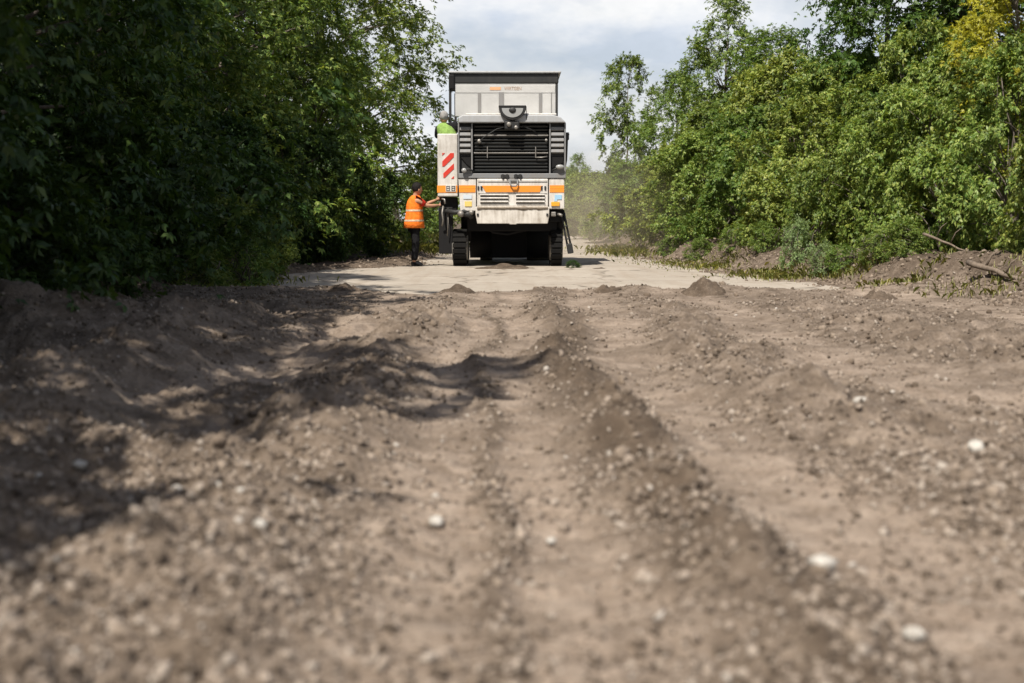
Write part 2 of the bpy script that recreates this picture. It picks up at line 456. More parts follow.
# ------------------------------------------------------------------ stones, clods
def ico(sub=1):
    b = bmesh.new(); bmesh.ops.create_icosphere(b, subdivisions=sub, radius=1)
    v = np.array([p.co[:] for p in b.verts]); f = np.array([[q.index for q in p.verts] for p in b.faces]); b.free()
    return v, f
ICO1 = ico(1); ICO2 = ico(2)

def rand_rot(n):
    q = RNG.normal(size=(n, 4)); q /= np.linalg.norm(q, axis=1)[:, None]
    w, x, y, z = q.T
    return np.stack([np.stack([1 - 2 * (y * y + z * z), 2 * (x * y - z * w), 2 * (x * z + y * w)], -1),
                     np.stack([2 * (x * y + z * w), 1 - 2 * (x * x + z * z), 2 * (y * z - x * w)], -1),
                     np.stack([2 * (x * z - y * w), 2 * (y * z + x * w), 1 - 2 * (x * x + y * y)], -1)], -2)

def scatter(name, px, py, size, mat, sink=.25, base=ICO1, jit=.28):
    n = len(px); bv, bf = base
    v = bv[None] * (1 + jit * RNG.normal(size=(n, len(bv), 1))) * RNG.uniform(.6, 1.25, (n, 1, 3))
    v = np.einsum('nij,nvj->nvi', rand_rot(n), v) * size[:, None, None]
    z = terrain(px, py)[0]
    v += np.stack([px, py, z + size * (.8 - 2 * sink)], 1)[:, None]
    f = (bf[None] + (np.arange(n) * len(bv))[:, None, None]).reshape(-1, 3)
    return tag(link_mesh(name, np_mesh(name, v.reshape(-1, 3), f), mat), kind='stuff')

def rubble_points(n, ymin, ymax, bias=1.):
    """points on the broken dirt, thick on ridges and thin in the wheel tracks"""
    y = ymin * (ymax / ymin) ** RNG.random(n * 3); half = np.minimum(.45 * y + .8, 6.2)
    x = RNG.uniform(-1, 1, n * 3) * half
    z, c, s = terrain(x, y)
    d = vnoise(x * 1.7, y * 1.7, 99) + .5
    keep = RNG.random(n * 3) < ((1 - .95 * c) * (.15 + .85 * d)) ** bias
    keep &= y < dirt_end(x) + .4
    return x[keep][:n], y[keep][:n]

x, y = rubble_points(60000, 1.9, 19.2)
scatter('gravel', x, y, np.clip(RNG.lognormal(math.log(.0058), .55, len(x)), .003, .020) * (.85 + .02 * y), M['gravel'])
x, y = rubble_points(20000, 1.9, 6)
scatter('coarse_gravel', x, y, np.clip(RNG.lognormal(math.log(.0085), .45, len(x)), .004, .022), M['gravel'])
x, y = rubble_points(9000, 2.2, 19.2, 1.5)
scatter('small_clods', x, y, np.clip(RNG.lognormal(math.log(.008), .45, len(x)), .004, .02) * (.85 + .05 * y), M['clod'], .35, ICO1, .2)
x, y = rubble_points(2600, 2.2, 19.2, 2.2)
s = np.clip(RNG.lognormal(math.log(.011), .55, len(x)), .005, .036) * (.85 + .035 * y)
scatter('dirt_clods', x, y, s, M['clod'], .32, ICO2, .13)
# crumbled soil along the right bank, the left verge and on the road edge
n = 5200
y = RNG.uniform(14, 46, n); x = bank_x(y) + RNG.normal(.1, .55, n)
y2 = RNG.uniform(18, 40, 1500); x2 = left_x(y2) - np.abs(RNG.normal(.2, .9, 1500)) + .25
x = np.concatenate([x, x2]); y = np.concatenate([y, y2])
scatter('soil_crumbs', x, y, np.clip(RNG.lognormal(math.log(.02), .5, len(x)), .008, .034), M['clod'], .3, ICO2, .14)

def at_ground(px, py):
    """where the photograph's pixel meets level ground"""
    a = math.atan((py - 341.5) / 1422) + TILT
    d = 1.0 / math.tan(a); return (px - 512) / 1422 * d / math.cos(a) * math.cos(a - TILT), d
TILT = math.atan(123.5 / 1422)

def stone(px, py, r, label, seed):
    x, y = at_ground(px, py)
    rg = np.random.default_rng(seed)
    v, f = ICO2
    v = v * (1 + .10 * rg.normal(size=(len(v), 1))) * np.array([1.25, .95, .72]) * r
    me = np_mesh('stone', v, f, True)
    o = link_mesh('stone', me, M['palestone'])
    o.location = (x, y, tz(x, y) + r * .62 + .006); o.rotation_euler = (0.1, .1, rg.random() * 6)
    tag(o, label, 'stone', 'pale stones on the dirt')
stone(822, 588, .040, 'largest white stone, out of focus on the dark ridge at the lower right', 1)
stone(436, 523, .026, 'flat pale stone alone on the smooth middle wheel track with shadow beside it', 2)
stone(551, 538, .016, 'small round white stone on the right edge of the middle wheel track', 3)
stone(261, 584, .019, 'white stone at the lower left, in front of the cluster of pale stones', 4)
stone(178, 524, .020, 'pale pinkish stone leftmost in the cluster left of the middle track', 5)
stone(218, 518, .018, 'white stone at the back of the cluster left of the middle track', 6)
stone(242, 541, .020, 'white stone at the front of the cluster left of the middle track', 7)
stone(80, 480, .024, 'white stone near the left edge, beside the deep tree shadow', 8)
stone(975, 466, .036, 'pale boulder-like stone at the right edge on the gravel ridge', 9)
stone(860, 421, .032, 'pale stone on the gravel ridge right of centre, farther than the others', 10)
stone(914, 645, .026, 'half buried grey stone at the bottom right, nearest to the camera', 11)

def heap(px, y, w, h, label, seed):
    x = (px - 512) / 1422 * y
    rg = np.random.default_rng(seed)
    n = 46; a = np.linspace(-1.3, 1.3, n)
    A, B = np.meshgrid(a, a)
    r = np.sqrt(A * A * 1. + B * B) + .25 * fbm(A * 1.6 + seed, B * 1.6, 3, seed)
    z = h * np.clip(1 - r, -.3, 1) * (1 + .5 * fbm(A * 3 + seed, B * 3, 3, seed + 3)) + .10 * h * fbm(A * 8, B * 8, 3, seed + 5) + .05 * h * fbm(A * 22, B * 22, 2, seed + 6)
    X = A * w; Y = B * w * 1.1
    gz = terrain((X + x).ravel(), (Y + y).ravel())[0].reshape(X.shape); g0 = tz(x, y)
    Z = z + (gz - g0) - .02
    i = np.arange(n * n).reshape(n, n)
    f = np.stack([i[:-1, :-1], i[:-1, 1:], i[1:, 1:], i[1:, :-1]], -1).reshape(-1, 4)
    me = np_mesh('dirt_heap', np.stack([X.ravel(), Y.ravel(), Z.ravel()], 1), f, True)
    at = me.attributes.new('soil', 'FLOAT', 'POINT'); at.data.foreach_set('value', np.full(n * n, .95, np.float32))
    o = link_mesh('dirt_heap', me, M['dirt']); o.location = (x, y, g0)
    # lumps lying on the heap belong to it
    tag(o, label, 'dirt heap', 'dirt heaps along the edge of the road surface')
heap(456, 18.4, .30, .11, 'low brown dirt heap left of the machine, where the broken dirt meets the road', 3)
heap(605, 18.5, .20, .12, 'small pointed dirt heap on the road edge just right of the machine', 4)
heap(703, 18.0, .30, .19, 'tallest pointed dark dirt heap on the road edge right of the machine', 5)
heap(878, 17.4, .26, .14, 'rounded dirt heap farthest right, near the smooth lane under the bank', 6)
heap(345, 18.6, .34, .10, 'broad crumbly dirt heap left of the worker at the edge of the road', 8)
heap(505, 28.8, .85, .17, 'low crumbled dirt heap right behind the tracks under the machine', 9)
heap(601, 28.6, .45, .07, 'flat dark mound on the road right of the machine', 10)  # low mound, darker than the road around it

# ------------------------------------------------------------------ vegetation
def unit(v): return v / (np.linalg.norm(v, axis=-1, keepdims=True) + 1e-9)

def crown_mesh(name, seed, height, radius, z0, profile, clumps, twigs, per_twig, leaflets, leaf, clump_r=.55, droop=.35, inner=.25, lump=.35, aspect=.40):
    """a crown of leaf-sized folded blades: clumps > twigs > compound leaves > leaflets"""
    rg = np.random.default_rng(seed)
    t = rg.random(clumps)
    t = np.sort(t)
    zz = z0 + t * (height - z0)
    ang = rg.uniform(0, 2 * PI, clumps)
    env = np.interp(t, *zip(*profile)) * radius
    lum = 1 + lump * np.sin(ang * 2 + rg.random() * 6 + t * 5) * .5 + lump * np.sin(ang * 3 + rg.random() * 6 - t * 9) * .5 + .14 * rg.normal(size=clumps)
    rad = env * lum * np.sqrt(inner + (1 - inner) * rg.random(clumps) ** .55)
    C = np.stack([rad * np.cos(ang), rad * np.sin(ang), zz], 1)
    out = unit(np.stack([np.cos(ang), np.sin(ang), .5 * (t - .25) * 2], 1))
    # twigs
    n = clumps * twigs
    ci = np.repeat(np.arange(clumps), twigs)
    td = unit(rg.normal(size=(n, 3)) + out[ci] * .9 + np.array([0, 0, .25]))
    tl = clump_r * rg.uniform(.55, 1.25, n)
    # leaves along twigs
    m = n * per_twig
    ti = np.repeat(np.arange(n), per_twig)
    s = (np.tile(np.arange(per_twig), n) + rg.uniform(.2, .8, m)) / per_twig
    s = .2 + .8 * s
    P = C[ci[ti]] + td[ti] * (tl[ti] * s)[:, None]
    P[:, 2] -= droop * tl[ti] * s * s
    P += rg.normal(size=P.shape) * .03
    ld = unit(td[ti] * .55 + rg.normal(size=(m, 3)) * .75 + out[ci[ti]] * .45 + np.array([0, 0, -.25]))   # direction a leaf points in
    up = unit(np.array([0, 0, 1.]) + out[ci[ti]] * .45 + rg.normal(size=(m, 3)) * .32)
    side = unit(np.cross(ld, up)); nrm = unit(np.cross(side, ld))
    # leaflets fan out from the leaf stalk
    k = m * leaflets
    li = np.repeat(np.arange(m), leaflets)
    j = np.tile(np.arange(leaflets), m)
    fan = (j - (leaflets - 1) / 2) / max(1, (leaflets - 1) / 2) if leaflets > 1 else np.zeros(k)
    a = fan * 1.05 + rg.normal(size=k) * .18
    d = ld[li] * np.cos(a)[:, None] + side[li] * np.sin(a)[:, None] - nrm[li] * (.22 + .25 * rg.random(k))[:, None]
    d = unit(d); nn = unit(nrm[li] + rg.normal(size=(k, 3)) * .22); sd = unit(np.cross(d, nn)); nn = np.cross(sd, d)
    L = leaf * rg.uniform(.65, 1.25, k) * (1 - .25 * np.abs(fan)); Wd = L * aspect * rg.uniform(.8, 1.2, k)
    b = P[li] + d * (L * .12)[:, None]
    mid = b + d * (L * .42)[:, None]
    v = np.stack([b, mid + sd * (Wd * .5)[:, None] + nn * (Wd * .14)[:, None],
                  b + d * L[:, None] - nn * (L * .12)[:, None],
                  mid - sd * (Wd * .5)[:, None] + nn * (Wd * .14)[:, None]], 1).reshape(-1, 3)
    f = np.arange(k * 4).reshape(k, 4)
    return np_mesh(name, v, f), C

def trunk_mesh(name, C, height, r0, seed, stems=1, limbs=46, lean=.05):
    rg = np.random.default_rng(seed)
    mb = MB()
    stem_pts = []
    for s in range(stems):
        ph = rg.random() * 6.3; sp = (0 if stems == 1 else .22)
        top = height * (.86 if s == 0 else rg.uniform(.55, .8))
        pts = []
        for k in range(8):
            t = k / 7
            pts.append((sp * math.cos(ph) * (.4 + t * 2.2) + lean * height * t * math.sin(ph) * .4 + .05 * rg.normal(),
                        sp * math.sin(ph) * (.4 + t * 2.2) + .05 * rg.normal(), -.25 + t * (top + .25)))
        mb.tube(pts, [max(.012, r0 * (1.18 if k == 0 else 1) * (1 - .9 * k / 7) / (1 if stems == 1 else 1.5)) for k in range(8)], 9)
        stem_pts.append(pts)
    rmax = .8 * np.percentile(np.hypot(C[:, 0], C[:, 1]), 97)
    idx = rg.choice(len(C), min(limbs, len(C)), replace=False)
    for i in idx:
        c = Vector(C[i]); pts = stem_pts[rg.integers(len(stem_pts))]
        zt = max(.15, c.z - .55 * math.hypot(c.x, c.y) - .1)
        best = min(pts, key=lambda p: abs(p[2] - zt)); p0 = Vector(best)
        if c.z < p0.z - .3 or math.hypot(c.x, c.y) > rmax: continue
        m1 = p0.lerp(c, .35) + Vector((0, 0, .10 * (c - p0).length)); m2 = p0.lerp(c, .7) + Vector((0, 0, .08 * (c - p0).length))
        rr = max(.010, r0 * .34 * (1 - .75 * p0.z / height))
        mb.tube([p0, m1, m2, c], [rr, rr * .7, rr * .45, rr * .18], 6)
    me = bpy.data.meshes.new(name); mb.bm.to_mesh(me); mb.bm.free()
    return me

BUSHP = [(0, .80), (.15, 1.), (.45, .98), (.75, .72), (1, .22)]
WALLP = [(0, .85), (.12, 1.), (.5, 1.0), (.8, .75), (1, .25)]
TALLP = [(0, .45), (.2, .8), (.45, 1.), (.75, .72), (1, .18)]
SLIMP = [(0, .5), (.3, .95), (.6, 1.), (.85, .7), (1, .25)]
PROTO = {}
def proto(key, height, radius, z0, profile, r0, stems, limbs, **kw):
    for s in range(kw.pop('variants')):
        seed = abs(hash_str(key)) % 1000 + s * 17
        cm, C = crown_mesh('crown', seed, height, radius, z0, profile, **kw)
        tm = trunk_mesh('trunk', C, height, r0, seed + 5, stems, limbs)
        PROTO[(key, s)] = (cm, tm, height, radius)
def hash_str(s):
    h = 7
    for c in s: h = (h * 31 + ord(c)) % 100003
    return h
proto('bush', 3.0, 1.75, .12, BUSHP, .06, 5, 60, variants=3, clumps=175, twigs=11, per_twig=10, leaflets=5, leaf=.082, clump_r=.36, droop=.4, lump=.5, inner=.35)
proto('tall', 8.0, 2.1, .9, TALLP, .14, 1, 70, variants=3, clumps=210, twigs=10, per_twig=7, leaflets=4, leaf=.115, clump_r=.55, droop=.3)
proto('slim', 7.2, 1.5, 1.9, SLIMP, .10, 1, 50, variants=1, clumps=125, twigs=10, per_twig=8, leaflets=4, leaf=.125, clump_r=.5, droop=.25, lump=.5)
proto('wall', 10.5, 3.0, .2, WALLP, .20, 1, 90, variants=3, clumps=430, twigs=10, per_twig=7, leaflets=4, leaf=.125, clump_r=.62, droop=.45, inner=.3)
proto('weed', 1.0, .55, .05, BUSHP, .015, 6, 30, variants=2, clumps=60, twigs=7, per_twig=6, leaflets=3, leaf=.075, clump_r=.22, droop=.2, aspect=.36)

def plant(kind, var, x, y, h, r, label, mat, name, cat, group, rz=None, bark='bark', z=None):
    cm, tm, H, R = PROTO[(kind, var)]
    root = empty(name, (x, y, tz(x, y) - .03 if z is None else z), random.random() * 6.3 if rz is None else rz)
    root.scale = (r / R, r / R, h / H)
    for nm, me, m in (('trunk', tm, M[bark]), ('crown', cm, M[mat])):
        if not me.materials: me.materials.append(m)
        o = bpy.data.objects.new(nm, me); COL.objects.link(o); o.parent = root
        o.material_slots[0].link = 'OBJECT'; o.material_slots[0].material = m
    tag(root, label, cat, group)
    return root
def PX(px, d): return (px - 512) / 1422 * d

GL = 'trees of the dark row left of the road'
# casters just outside the frame on the left, then the row along the road
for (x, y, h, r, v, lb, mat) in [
    (-3.8, .85, 6.6, 1.6, 1, 'slim shade tree beside the camera on the left, outside the picture', 'leaf_dark_shaded'),
    (-5.75, 5.6, 10.5, 2.55, 2, 'tall dark tree beside the left edge of the rutted dirt, out of view', 'leaf_dark_shaded'),
    (-7.6, 9.0, 10.5, 3.0, 1, 'dark tree at the very left edge of the rutted dirt, partly out of view', 'leaf_dark_shaded'),
    (-6.5, 10.8, 10.5, 3.1, 0, 'nearest dark leafy tree at the left edge, in deep shade', 'leaf_dark_shaded'),
    (-7.2, 14.8, 11, 3.2, 1, 'second dark leafy tree from the left edge, in deep shade', 'leaf_dark_shaded'),
    (-7.8, 19.0, 11, 3.2, 2, 'third dark leafy tree from the left edge, its front still shaded', 'leaf_dark_shaded'),
    (-8.4, 23.5, 10.5, 3.2, 0, 'leafy tree behind the lit weeds at the left verge', 'leaf_mid_sunlit'),
    (-8.2, 28.2, 10.5, 3.2, 1, 'leafy tree left of the worker with sunlit patches on its crown', 'leaf_mid_sunlit'),
    (-7.2, 33.8, 11, 3.1, 2, 'sunlit leafy tree behind the worker, reaching high above the verge', 'leaf_mid_sunlit'),
    (-6.9, 40.5, 12, 3.2, 0, 'tall tree whose crown leans toward the machine canopy', 'leaf_mid_sunlit'),
    (-6.5, 48.0, 13, 3.7, 1, 'far tree at the end of the left row with loose branches over the machine', 'leaf_mid_sunlit')]:
    plant('wall', v, x, y, h, r, lb, mat, 'leafy_tree', 'tree', GL)  # near trees take the shade-darkened leaf colour, farther ones the sunlit one
plant('tall', 1, -5.1, 36.5, 6.6, 1.9, 'smaller tree right behind the worker, reaching down to the verge', 'leaf_mid_sunlit', 'leafy_tree', 'tree', GL)
plant('slim', 0, -3.3, 3.7, 10.2, .8, 'thin tall sapling added out of view to cast a shadow across the ruts', 'leaf_dark_shaded', 'leafy_tree', 'tree', GL, rz=1.)  # unseen tree, added for the shadow it throws over the ruts
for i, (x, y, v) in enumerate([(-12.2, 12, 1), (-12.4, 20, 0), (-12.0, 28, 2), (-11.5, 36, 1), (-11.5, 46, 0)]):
    plant('wall', v, x, y, 11.5, 3.5, 'tree of the second row, hidden behind the dark row left of the road', 'leaf_dark_shaded', 'leafy_tree', 'tree', 'trees of the second row on the left')
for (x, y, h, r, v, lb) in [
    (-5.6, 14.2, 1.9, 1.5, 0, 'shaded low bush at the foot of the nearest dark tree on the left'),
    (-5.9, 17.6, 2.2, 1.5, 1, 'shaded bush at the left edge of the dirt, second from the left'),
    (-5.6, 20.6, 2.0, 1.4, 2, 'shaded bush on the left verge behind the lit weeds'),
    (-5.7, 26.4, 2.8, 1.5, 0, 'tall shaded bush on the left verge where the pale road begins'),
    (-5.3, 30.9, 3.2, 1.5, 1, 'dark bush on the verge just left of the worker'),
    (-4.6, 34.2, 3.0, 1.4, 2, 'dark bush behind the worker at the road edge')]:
    plant('bush', v, x, y, h, r, lb, 'leaf_dark_shaded', 'bush', 'bush', 'bushes under the left row')
plant('bush', 2, -4.7, 23.0, 1.25, .9, 'low sunlit leafy bush sticking out over the left road edge', 'leaf_mid_sunlit', 'bush', 'bush', 'bushes under the left row')

GR = 'bushes along the right bank'
for (px, d, h, r, v, mat, lb) in [
    (1130, 18.0, 3.2, 1.3, 0, 'leaf_olive', 'bush cut by the right edge of the picture above the log'),
    (1022, 21.6, 3.15, 1.3, 1, 'leaf_olive', 'big olive bush with drooping leaves at the right edge above the log'),
    (950, 24.2, 3.3, 1.35, 2, 'leaf_olive', 'big olive bush with dark hollow below, second from the right edge'),
    (884, 27.2, 3.0, 1.35, 0, 'leaf_mid_sunlit', 'green bush behind the grey-green weed on the bank'),
    (812, 29.6, 2.9, 1.5, 1, 'leaf_olive', 'rounded yellow-green bush left of the grey-green weed on the bank'),
    (758, 33.2, 3.0, 1.5, 2, 'leaf_mid_sunlit', 'dense bush in the middle of the right row'),
    (714, 37.5, 2.8, 1.55, 0, 'leaf_olive', 'pale yellow-green bush left of the middle of the right row'),
    (680, 42.5, 2.7, 1.6, 1, 'leaf_olive', 'rounded light bush right of the thin open tree'),
    (650, 49, 2.6, 1.7, 2, 'leaf_mid_sunlit', 'light bush standing below the thin open tree'),
    (626, 58, 2.4, 1.8, 0, 'leaf_olive', 'small hazy bush left of the thin open tree, in the dust'),
    (603, 68, 2.9, 2.1, 1, 'leaf_olive', 'farthest bush of the right row, in the dust beside the machine')]:
    plant('bush', v, PX(px, d), d, h, r, lb, mat, 'bush', 'bush', GR)
for (px, d, h, r, v, mat, lb) in [
    (925, 29.0, 4.3, 1.8, 1, 'leaf_olive', 'taller olive bush of the second rank under the dark tree at the right'),
    (845, 33.5, 4.2, 1.9, 2, 'leaf_olive', 'tall yellow-green bush of the second rank, left of the dark tree'),
    (785, 38.5, 4.7, 2.0, 0, 'leaf_olive', 'tall yellow-green bush of the second rank in the middle of the right row'),
    (718, 46, 4.2, 2.0, 1, 'leaf_mid_sunlit', 'tall bush of the second rank under the highest tree'),
    (1000, 27.0, 3.7, 1.7, 0, 'leaf_olive', 'tall olive bush below the yellow tree')]:
    plant('bush', v, PX(px, d), d, h, r, lb, mat, 'bush', 'bush', 'tall bushes behind the right row')
GT = 'trees behind the right row'
plant('slim', 0, PX(626, 62), 62, 7.4, 1.12, 'thin open tree with sky showing through, left end of the right trees', 'leaf_mid_sunlit', 'open_tree', 'tree', GT, bark='bark')
for (px, d, h, r, v, mat, lb) in [
    (676, 55, 6.0, 1.5, 0, 'leaf_mid_sunlit', 'young tree with thin top right of the open tree'),
    (722, 48, 7.9, 1.7, 1, 'leaf_mid_sunlit', 'highest pointed tree of the right row, its tip near the top of the picture'),
    (772, 45, 6.3, 1.8, 2, 'leaf_mid_sunlit', 'rounded tree right of the highest pointed tree'),
    (818, 41, 5.0, 1.6, 0, 'leaf_mid_sunlit', 'loose tree beside the gap of sky left of the dark tree'),
    (885, 34, 9.0, 1.9, 1, 'leaf_green', 'tall dark green tree at the top of the picture, left of the yellow tree'),
    (950, 31.5, 9.5, 2.3, 2, 'leaf_green', 'tall dark green tree right behind the yellow tree'),
    (1040, 31, 9.0, 2.6, 0, 'leaf_green', 'dark tree at the upper right corner behind the yellow tree')]:
    plant('tall', v, PX(px, d), d, h, r, lb, mat, 'leafy_tree', 'tree', GT)
plant('tall', 2, PX(1012, 24), 24, 5.5, 1.35, 'yellow-leaved tree at the upper right corner, coloured as a sunlit crown top', 'leaf_yellow_sunlit', 'leafy_tree', 'tree', GT)
# far growth at the end of the road
for (px, d, h, r, k, v, mat, lb) in [
    (578, 88, 4.6, 1.1, 'tall', 1, 'leaf_mid_sunlit', 'slender far sapling just right of the machine'),
    (582, 82, 3.4, 2.0, 'bush', 2, 'leaf_olive', 'far low bush rising from the dust right beside the machine'),
    (560, 92, 4.2, 1.8, 'bush', 0, 'leaf_mid_sunlit', 'far bush at the end of the road behind the machine'),
    (520, 96, 4.0, 2.4, 'bush', 1, 'leaf_mid_sunlit', 'far bush hidden straight behind the machine'),
    (432, 74, 2.6, 2.2, 'bush', 2, 'leaf_olive', 'far light bush seen between the worker and the machine'),
    (404, 66, 3.0, 2.0, 'bush', 0, 'leaf_mid_sunlit', 'far bush seen just behind the head of the worker')]:
    plant(k, v, PX(px, d), d, h, r, lb, mat, 'bush' if k == 'bush' else 'sapling', 'bush' if k == 'bush' else 'tree', 'far growth at the end of the road')
WEEDS = []
GW = 'weeds on the verges'
rw = random.Random(5)
for (px, d, lb) in [(668, 37, 'small green weed farthest along the foot of the right bank'), (700, 32.5, 'green weed at the foot of the right bank near the pale road edge'),
                    (735, 29.5, 'low green weed on the bank under the middle bushes'), (765, 27.5, 'green weed on the bank left of the grey-green weed'),
                    (880, 22.3, 'green weed on the bank right of the grey-green weed'), (905, 21.3, 'broad green weed on the bank left of the dead stick'),
                    (1012, 19.0, 'green weed behind the log at the right edge')]:
    x_ = PX(px, d); k_ = rw.uniform(.8, 1.25)
    o_ = (x_, d, .42 * k_, .26 * k_, lb)
    WEEDS.append(o_)
for (x_, d, h_, r_, lb) in [(-4.15, 21.6, .75, .5, 'sunlit leafy weed sticking out at the left edge of the road'), (-4.5, 20.2, .6, .45, 'low leafy weed on the shaded left verge before the road')]:
    WEEDS.append((x_, d, h_, r_, lb))
for k, (x_, d, h_, r_, lb) in enumerate(WEEDS):
    plant('weed', k % 2, x_, d, h_, r_, lb, 'leaf_mid_sunlit', 'weed_plant', 'weed', GW)
for (px, d, h, r, v, mat, lb) in [
    (797, 24.7, .75, .27, 0, 'leaf_grey', 'grey-green feathery weed on the right bank'),
    (824, 23.2, .5, .22, 1, 'leaf_grey', 'smaller grey-green weed hanging over the bank slope'),
    (842, 23.0, .4, .25, 0, 'leaf_mid_sunlit', 'small leafy weed lying down the bank slope'),
    (573, 29.0, .2, .15, 1, 'leaf_dark_shaded', 'tiny dark green weed on the road beside the right track of the machine')]:
    plant('weed', v, PX(px, d), d, h, r, lb, mat, 'weed_plant', 'weed', GW)

def grass():
    rg = np.random.default_rng(31)
    P = []
    def clump(px, d, n, rx, ry, hh):
        x0 = PX(px, d); x = x0 + rg.normal(size=n) * rx; y = d + rg.normal(size=n) * ry
        P.append(np.stack([x, y, terrain(x, y)[0], np.full(n, hh)], 1))
    for a in [(690, 30.5, 420, .5, 1.0, .09), (668, 32, 300, .4, 1.2, .08), (720, 28.5, 300, .3, .5, .12), (795, 23.6, 500, .35, .4, .12), (770, 25, 350, .35, .4, .13),
              (1012, 17.6, 350, .5, .5, .11), (905, 19.6, 250, .3, .3, .12), (860, 22.5, 250, .3, .3, .14), (712, 29.0, 350, .5, 1., .08), (780, 24.8, 400, .6, .6, .08), (620, 42, 700, .5, 3, .2), (440, 60, 900, 1.2, 6, .35), (415, 42, 700, .6, 2.5, .25),
              (230, 23, 500, .5, .6, .15), (250, 21.5, 200, .3, .4, .1)]: clump(*a)
    P = np.concatenate(P); n = len(P)
    a = rg.uniform(0, 2 * PI, n); ln = rg.uniform(.2, .9, n); h = P[:, 3] * rg.uniform(.5, 1.3, n)
    dx = np.stack([np.cos(a), np.sin(a), 0 * a], 1); sd = np.stack([-np.sin(a), np.cos(a), 0 * a], 1)
    b = P[:, :3] - np.array([0, 0, .01]); w = .0024 + .0016 * rg.random(n)
    mid = b + dx * (h * ln * .35)[:, None] + np.array([0, 0, 1]) * (h * .65)[:, None]
    tip = b + dx * (h * ln)[:, None] + np.array([0, 0, 1]) * (h * (1 - .3 * ln))[:, None]
    v = np.stack([b - sd * w[:, None], b + sd * w[:, None], mid + sd * w[:, None] * .8, tip, mid - sd * w[:, None] * .8], 1).reshape(-1, 3)
    f = np.arange(n * 5).reshape(n, 5)
    tag(link_mesh('grass', np_mesh('grass', v, f), M['grass']), 'sparse pale grass on the verges', 'grass', kind='stuff')
grass()

def branch(pts, r, label, seed):
    mb = MB(); pts = [Vector(p) for p in pts]
    n = 8; rg = np.random.default_rng(seed); P = []
    for k in range(n):
        t = k / (n - 1) * (len(pts) - 1); i = min(int(t), len(pts) - 2)
        P.append(pts[i].lerp(pts[i + 1], t - i) + Vector(rg.normal(size=3) * r * .5))
    mb.tube(P, [r * (1 - .55 * k / (n - 1)) for k in range(n)], 9)
    for q in (2, 4):
        mb.tube([P[q], P[q] + Vector((.05, -.08, .16)), P[q] + Vector((.12, -.1, .22))], [r * .4, r * .3, r * .15], 6)
    o = mb.build('fallen_branch', M['deadwood']); tag(o, label, 'branch', 'dead branches under the right bushes')
b0 = tz(6.1, 19.0)
branch([(PX(968, 18.4), 18.4, .42), (PX(1000, 17.7), 17.7, .32), (PX(1040, 16.8), 16.8, .21)], .042, 'bare brown log sticking out of the bank at the right edge', 1)
branch([(PX(922, 20.2), 20.2, .78), (PX(945, 19.9), 19.9, .66), (PX(974, 19.6), 19.6, .48)], .022, 'thin pale dead stick leaning under the big olive bush', 2)

# ------------------------------------------------------------------ milling machine
SC = 1422 / 29.6
def mx(px): return (px - 512) / SC
def mz(py): return (266 - py) / SC
MC = empty('milling_machine', (0, 29.6, 0))
tag(MC, 'white and orange road milling machine seen from behind, with black radiator grille and canopy', 'milling machine')
def BX(mb, px0, px1, py0, py1, y0, y1, bev=.01, m=0): mb.box(mx(px0), mx(px1), y0, y1, mz(py1), mz(py0), bev, m)

# chassis frame under the hood
mb = MB()
mb.box(-1.0, 1.0, .5, 5.6, .95, 1.25, .03)
mb.box(-.95, .95, .45, .9, .72, 1.2, .02)
mb.box(-.45, .32, 1.9, 3.6, .12, 1.0, .03)
for sx in (-1, 1):
    mb.tube([(sx * .98, .9, .5), (sx * .98, .9, 1.4)], .11, 12); mb.tube([(sx * .62, 4.9, .5), (sx * .62, 4.9, 1.4)], .1, 12)
mb.tube([(-.7, .6, .95), (-.4, .55, .7), (-.1, .6, .66), (.3, .58, .75), (.7, .6, .95)], .03, 8)
mb.tube([(-.75, .52, .85), (-.3, .5, .82), (.5, .5, .78), (.8, .52, .9)], .022, 8)
mb.build('chassis', M['black'], MC)
# drum housing skirts and body sides
mb = MB()
mb.box(-1.10, 1.10, .62, 2.6, mz(178), mz(124), .03)
mb.box(-1.10, 1.10, .62, 5.7, 1.25, mz(178), .03)
mb.build('hood', M['white'], MC)
# rounded hood lip over the grille
mb = MB()
lip = [(mx(459), mz(124)), (mx(459), mz(119)), (mx(463), mz(116.5)), (mx(553), mz(116.5)), (mx(560), mz(118.5)), (mx(565.5), mz(124))]
mb.prism(lip, -.06, 2.0, .02)
mb.box(mx(466), mx(556), .02, 1.7, mz(116.4), mz(114.6), .012, 1)  # white plate: highlight along the top of the lip put into the colour
mb.build('hood_lip', [M['lightgrey'], M['white']], MC)
# radiator grille
mb = MB()
BX(mb, 473, 549, 124, 174, .22, .60, .005, 0)
for py in [126.6 + 3.35 * k for k in range(14)]:
    mb.box(mx(474.5), mx(547.5), .10, .20, mz(py + .85), mz(py - .85), .005, 1, rot=((0, .15, mz(py)), Matrix.Rotation(math.radians(24), 3, 'X')))
BX(mb, 474, 548, 135.6, 136.8, .07, .10, .003, 2)
BX(mb, 474, 548, 153, 154, .07, .10, .003, 2)
for px in (487.5, 535.5): BX(mb, px - .45, px + .45, 147.5, 158.5, .05, .07, .003, 2)
mb.tube([(mx(535.5), .05, mz(158)), (mx(542), .04, mz(158)), (mx(547), .06, mz(157))], .012, 8, 2)
mb.tube([(mx(476), .06, mz(143)), (mx(481), .03, mz(141)), (mx(484), .03, mz(138)), (mx(497), .02, mz(130)), (mx(506), .0, mz(128))], .009, 8, 1)
mb.tube([(mx(521), .0, mz(127)), (mx(530), .02, mz(130)), (mx(537), .05, mz(134))], .009, 8, 1)
